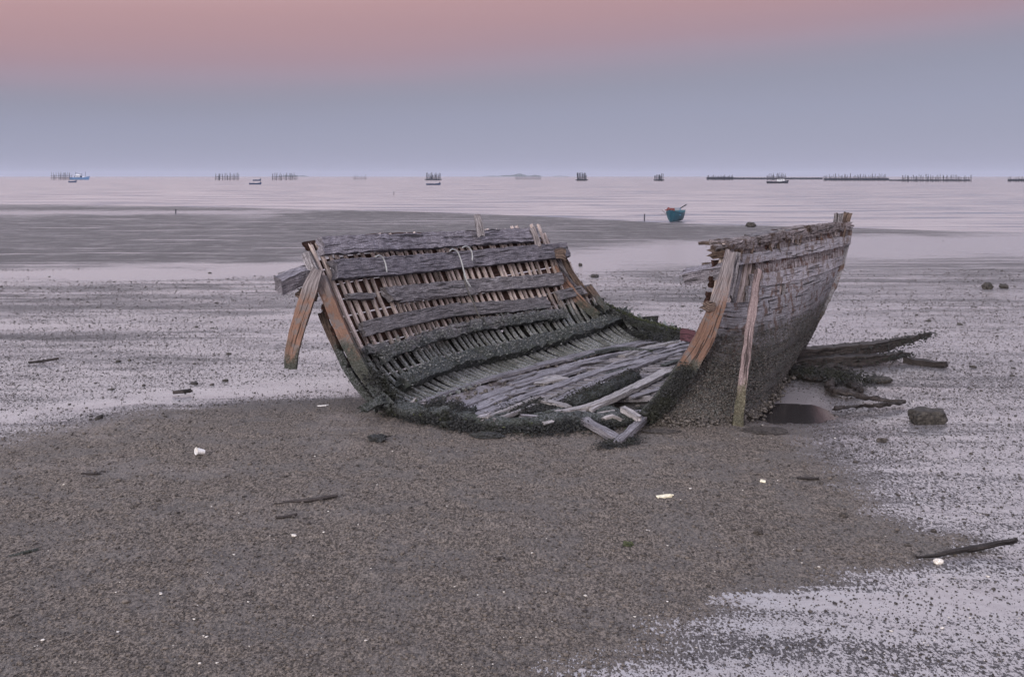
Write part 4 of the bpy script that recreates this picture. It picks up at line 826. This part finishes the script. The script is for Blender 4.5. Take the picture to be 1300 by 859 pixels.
def pole(name, a, b, r, mat, parent, n=6, r2=None):
    a, b = np.asarray(a, float), np.asarray(b, float); t = unit(b-a); u_ = unit(np.cross(t, V(.2, 1, .1))); v_ = np.cross(t, u_); r2 = r if r2 is None else r2
    vs = [p+(u_*math.cos(x)+v_*math.sin(x))*q_ for p, q_ in ((a, r), (b, r2)) for x in np.linspace(0, 2*math.pi, n, endpoint=False)]
    fs = [(i, (i+1) % n, n+(i+1) % n, n+i) for i in range(n)]+[tuple(range(n))[::-1], tuple(range(n, 2*n))]
    return mesh(name, vs, fs, mat, parent)
# the blue skiff on the shore
b0 = G(857, 281.5); sk = empty('skiff', b0, 'small teal blue skiff resting at the water edge behind the wreck', 'boat')
hull_mesh('hull', b0+V(.25, 1.6, .12), 3.6, 1.35, .58, R(-112), 'teal', sk, draft=.16, bowrise=.3)
box('engine_cover', b0+V(-.15, 1.2, .7), .45, .5, .35, 'red', sk, .3); lumps('net_heap', b0+V(-.15, 1.0, .85)+RNG.normal(0, .12, (30, 3)), .11, 'red', sk)
pole('tiller_shaft', b0+V(.5, 1.2, .55), b0+V(.62, 1.1, 1.1), .035, 'tealdark', sk); pole('drive_shaft', b0+V(.62, 1.1, 1.05), b0+V(.98, .9, 1.3), .04, 'black', sk)
lumps('propeller', [b0+V(.96, .9, 1.28), b0+V(1.03, .88, 1.33)], .07, 'black', sk); pole('crossbar', b0+V(.05, 1.2, 1.02), b0+V(.6, 1.1, 1.02), .03, 'tealdark', sk)
for q_ in (0, 1): pole('mooring_line', b0+V(-.55, .9, .55), b0+V(-1.0, .4+q_*.6, .95-q_*.4), .015, 'rope_dark', sk)
box('bench', b0+V(.2, 1.0, .48), .9, .25, .06, 'tealdark', sk, R(-22))
# big fishing ship
c = G(101, 228.2); sx = c[1]/F; sh = empty('fishing_ship', c, 'large blue fishing trawler anchored on the horizon at far left', 'ship')
hull_mesh('hull', c, 24*sx, 6*sx, 2.6*sx, 0, 'shipblue', sh, draft=.3, bowrise=.9)
box('wheelhouse', c+V(-2*sx, 0, 2*sx), 8*sx, 4*sx, 3*sx, 'navy', sh); box('upper_cabin', c+V(-1.5*sx, 0, 5.06*sx), 6*sx, 3*sx, 1.6*sx, 'offwhite', sh)
box('foredeck_house', c+V(6*sx, 0, 2*sx), 4*sx, 3*sx, 2*sx, 'offwhite', sh)
for k in range(4): box('window', c+V((-4.5+k*1.7)*sx, -2.05*sx, 3.3*sx), 1.0*sx, .12*sx, .9*sx, 'offwhite', sh)
for x_, h_ in ((-5, 10), (3, 8.5), (7.5, 10)): pole('mast', c+V(x_*sx, 0, 2*sx), c+V(x_*sx, 0, h_*sx), .22*sx, 'navy', sh)
pole('boom', c+V(-5*sx, 0, 9*sx), c+V(3*sx, 0, 6.8*sx), .15*sx, 'navy', sh)
def small_boat(px, py, wpx, label, hp=1.5, cab=False, rot=0, motor=True):
    c = G(px, py); sx = c[1]/F; t = empty('fishing_boat', c, label, 'boat', 'small fishing boats at anchor')
    hull_mesh('hull', c, wpx*sx, wpx*.22*sx, hp*sx, rot, 'navy' if not cab else 'raft', t, draft=.3*sx, bowrise=1.0)
    if motor: pole('outboard_post', c+V(wpx*.42*sx, 0, hp*.8*sx), c+V(wpx*.46*sx, 0, (hp+2.2)*sx), .4*sx, 'black', t); box('thwart', c+V(-wpx*.1*sx, 0, hp*.7*sx), wpx*.2*sx, wpx*.12*sx, .7*sx, 'black', t)
    if cab:
        box('cabin', c+V(4*sx, 0, hp*.9*sx), 9*sx, 3*sx, 3.2*sx, 'offwhite', t); box('canopy', c+V(-3*sx, 0, 5.2*sx), 12*sx, 4*sx, .5*sx, 'raft', t)
        for x_ in (-8, -3, 2, 8): pole('mast', c+V(x_*sx, 0, hp*sx), c+V(x_*sx, 0, (5.3 if x_ != 2 else 9)*sx), .2*sx, 'black', t)
        for k in range(3): box('window', c+V((1.5+k*2.4)*sx, -1.55*sx, (hp*.9+1.3)*sx), 1.3*sx, .1*sx, 1.1*sx, 'glass', t)
small_boat(92, 231.6, 10, 'tiny dark skiff just below the big blue ship')
small_boat(326, 229.6, 10, 'farther of the two dark boats right of the first stake traps', 1.3)
small_boat(324, 234, 15, 'nearer of the two dark boats right of the first stake traps')
small_boat(550, 234.7, 18, 'long low dark boat in front of the first raft')
small_boat(987, 232.6, 27, 'moored working boat with a white cabin in front of the long barrier', 2.2, True, 0, False)
def trap(px0, px1, py, n, hpx, label, raft=False, clump=False, faint=1.0, name='stake_trap', rows=1):
    c = G((px0+px1)/2, py); sx = c[1]/F; t = empty(name, c, label, 'fish trap', 'stake fish traps standing in the sea')
    W_ = (px1-px0)*sx
    for k in range(min(n, 98)):
        x = (k+.5)/n
        if clump: x = (math.floor(x*clump)+.5+ (random.random()-.5)*.55)/clump
        x = c[0]-W_/2+W_*x+random.uniform(-.3, .3)*sx; y = c[1]+random.uniform(-6, 6)*sx; h_ = hpx*sx*random.uniform(.6, 1.08)
        pole('stake', (x, y, -.5), (x+random.uniform(-.6, .6)*sx, y, h_), (.34 if raft else .24)*sx*faint, 'stake', t, 4, (.28 if raft else .19)*sx*faint)
    if raft:
        m_ = [c+V(-W_*.62, 0, 1.0*sx), c+V(0, 0, .8*sx), c+V(W_*.62, 0, 1.0*sx)]
        timber('raft', m_, V(0, 0, 1), W_*.35, 2.1*sx, 'raft', t, amp=.25*sx, freq=1/(3*sx), jag=.4*sx, seg=1.5*sx, taper=[.4, 1, .4])
    else:
        for q_ in (.25, .5): pole('cross_rail', (c[0]-W_/2, c[1], hpx*sx*q_), (c[0]+W_/2, c[1], hpx*sx*q_), .18*sx*faint, 'stake', t, 4)
trap(64, 91, 228.4, 26, 10, 'pale stake trap left of the big blue ship')
trap(273, 303, 228.8, 30, 9, 'dense stake trap left of the two dark boats')
trap(345, 377, 228.8, 26, 9, 'stake trap right of the two dark boats')
trap(448, 466, 228.6, 7, 7, 'sparse faint stakes midway between stake trap and first raft', faint=.7)
trap(541, 559, 228.8, 24, 9.5, 'leftmost raft crowded with upright poles', True)
trap(654, 687, 228.4, 14, 6.5, 'scattered short stakes in front of the faint island', faint=.8)
trap(732, 745, 229.4, 20, 10, 'middle raft with tightly packed poles', True)
trap(831, 842, 229.6, 18, 9.5, 'right raft with three clumps of poles', True, 3)
trap(897, 930, 228.6, 30, 6.5, 'low dark stake trap at the left end of the long barrier')
trap(973, 999, 228.8, 24, 9, 'tall stakes rising behind the moored working boat')
trap(1046, 1125, 229.6, 62, 9, 'wide stake trap on the horizon at right', name='stake_trap')
trap(1145, 1232, 231, 72, 9.5, 'widest stake trap right of the wide one, nearest the shore')
trap(1280, 1312, 231, 24, 7, 'dark stake trap cut by the right edge')
def barrier(px0, px1, py, hpx, label, n):
    a, b = G(px0, py), G(px1, py); sx = a[1]/F; t = empty('mussel_barrier', (a+b)/2, label, 'barrier')
    timber('net_wall', [a+V(0, 0, hpx*.5*sx), (a+b)/2+V(0, 0, hpx*.5*sx), b+V(0, 0, hpx*.5*sx)], V(0, 0, 1), 2*sx, hpx*sx, 'raft', t, amp=.35*sx, freq=1/(4*sx), jag=sx, seg=3*sx)
    for k in range(n): p_ = a+(b-a)*(k+.5)/n; pole('stake', p_+V(0, -1.3*sx, 0), p_+V(0, -1.3*sx, hpx*1.3*sx), .25*sx, 'stake', t, 4)
barrier(897, 931, 228.2, 3.4, 'thick dark floating barrier under the low stake trap', 8)
barrier(931, 1044, 227.8, 2.2, 'long thin dark barrier on the horizon behind the working boat', 30)
barrier(1046, 1128, 229.2, 3.0, 'dark floating barrier beneath the wide stake trap', 16)
barrier(1128, 1232, 229.8, 1.8, 'thin dark barrier running under the widest stake trap', 20)
barrier(1280, 1330, 230.2, 2.4, 'short dark barrier at the right edge', 8)
def island(px0, px1, hpx, dist, label):
    a = (px0-650)/F*dist; b = (px1-650)/F*dist; n1 = 60; vs, fs = [], []
    for i in range(n1+1):
        t = i/n1; x = a+(b-a)*t; e_ = math.sin(math.pi*t)**.6; h_ = hpx*dist/F*e_*(.65+.5*mn.noise((t*5+px0, 0, 0))+.15*mn.noise((t*25, px0, 0)))
        d_ = (b-a)*.2*e_+1
        for y, z in ((-d_, -4), (-d_*.5, h_*.6), (0, h_), (d_*.5, h_*.6), (d_, -4)): vs.append((x, dist+y, z))
    for i in range(n1):
        for j in range(4): fs.append((i*5+j, (i+1)*5+j, (i+1)*5+j+1, i*5+j+1))
    tag(mesh('island', vs, fs, 'island', smooth=True), label, 'island', kind='structure')
island(628, 690, 4.2, 14000, 'faint low island on the horizon'); island(612, 640, 1.6, 14500, 'x'); island(352, 392, 3.0, 15000, 'x'); island(700, 722, 1.6, 14500, 'x')
for o in bpy.data.objects:
    if o.get('label') == 'x': del o['label']
for i, (px, py, hh) in enumerate(((500, 247, .6), (818, 279, .5), (223, 271, .4))):
    c = G(px, py); tag(timber('marker_stake', [c+V(0, 0, -.2), c+V(.02, 0, hh)], V(0, 1, 0), .09, .09, 'stake', None, jag=.02, seg=.2), ['thin stake in the sea above the wreck', 'short stake at the shore left of the skiff', 'short stake at the left channel'][i], 'stake')

HAZE = True
if HAZE:
    s = NT('haze_air'); s.t.nodes.remove(s.b); pv = s.n('ShaderNodeVolumePrincipled'); pv.inputs['Color'].default_value = (.72, .77, .95, 1); pv.inputs['Density'].default_value = .00004; pv.inputs['Anisotropy'].default_value = .0
    s.l(pv.outputs[0], s.out.inputs['Volume'])
    x0, x1, y0, y1, z0, z1 = -27000, 27000, -400, 27000, -3, 120
    vs = [(x, y, z) for x in (x0, x1) for y in (y0, y1) for z in (z0, z1)]
    o = mesh('haze', vs, [(0, 1, 3, 2), (4, 6, 7, 5), (0, 4, 5, 1), (2, 3, 7, 6), (0, 2, 6, 4), (1, 5, 7, 3)], s.m); tag(o, kind='stuff')
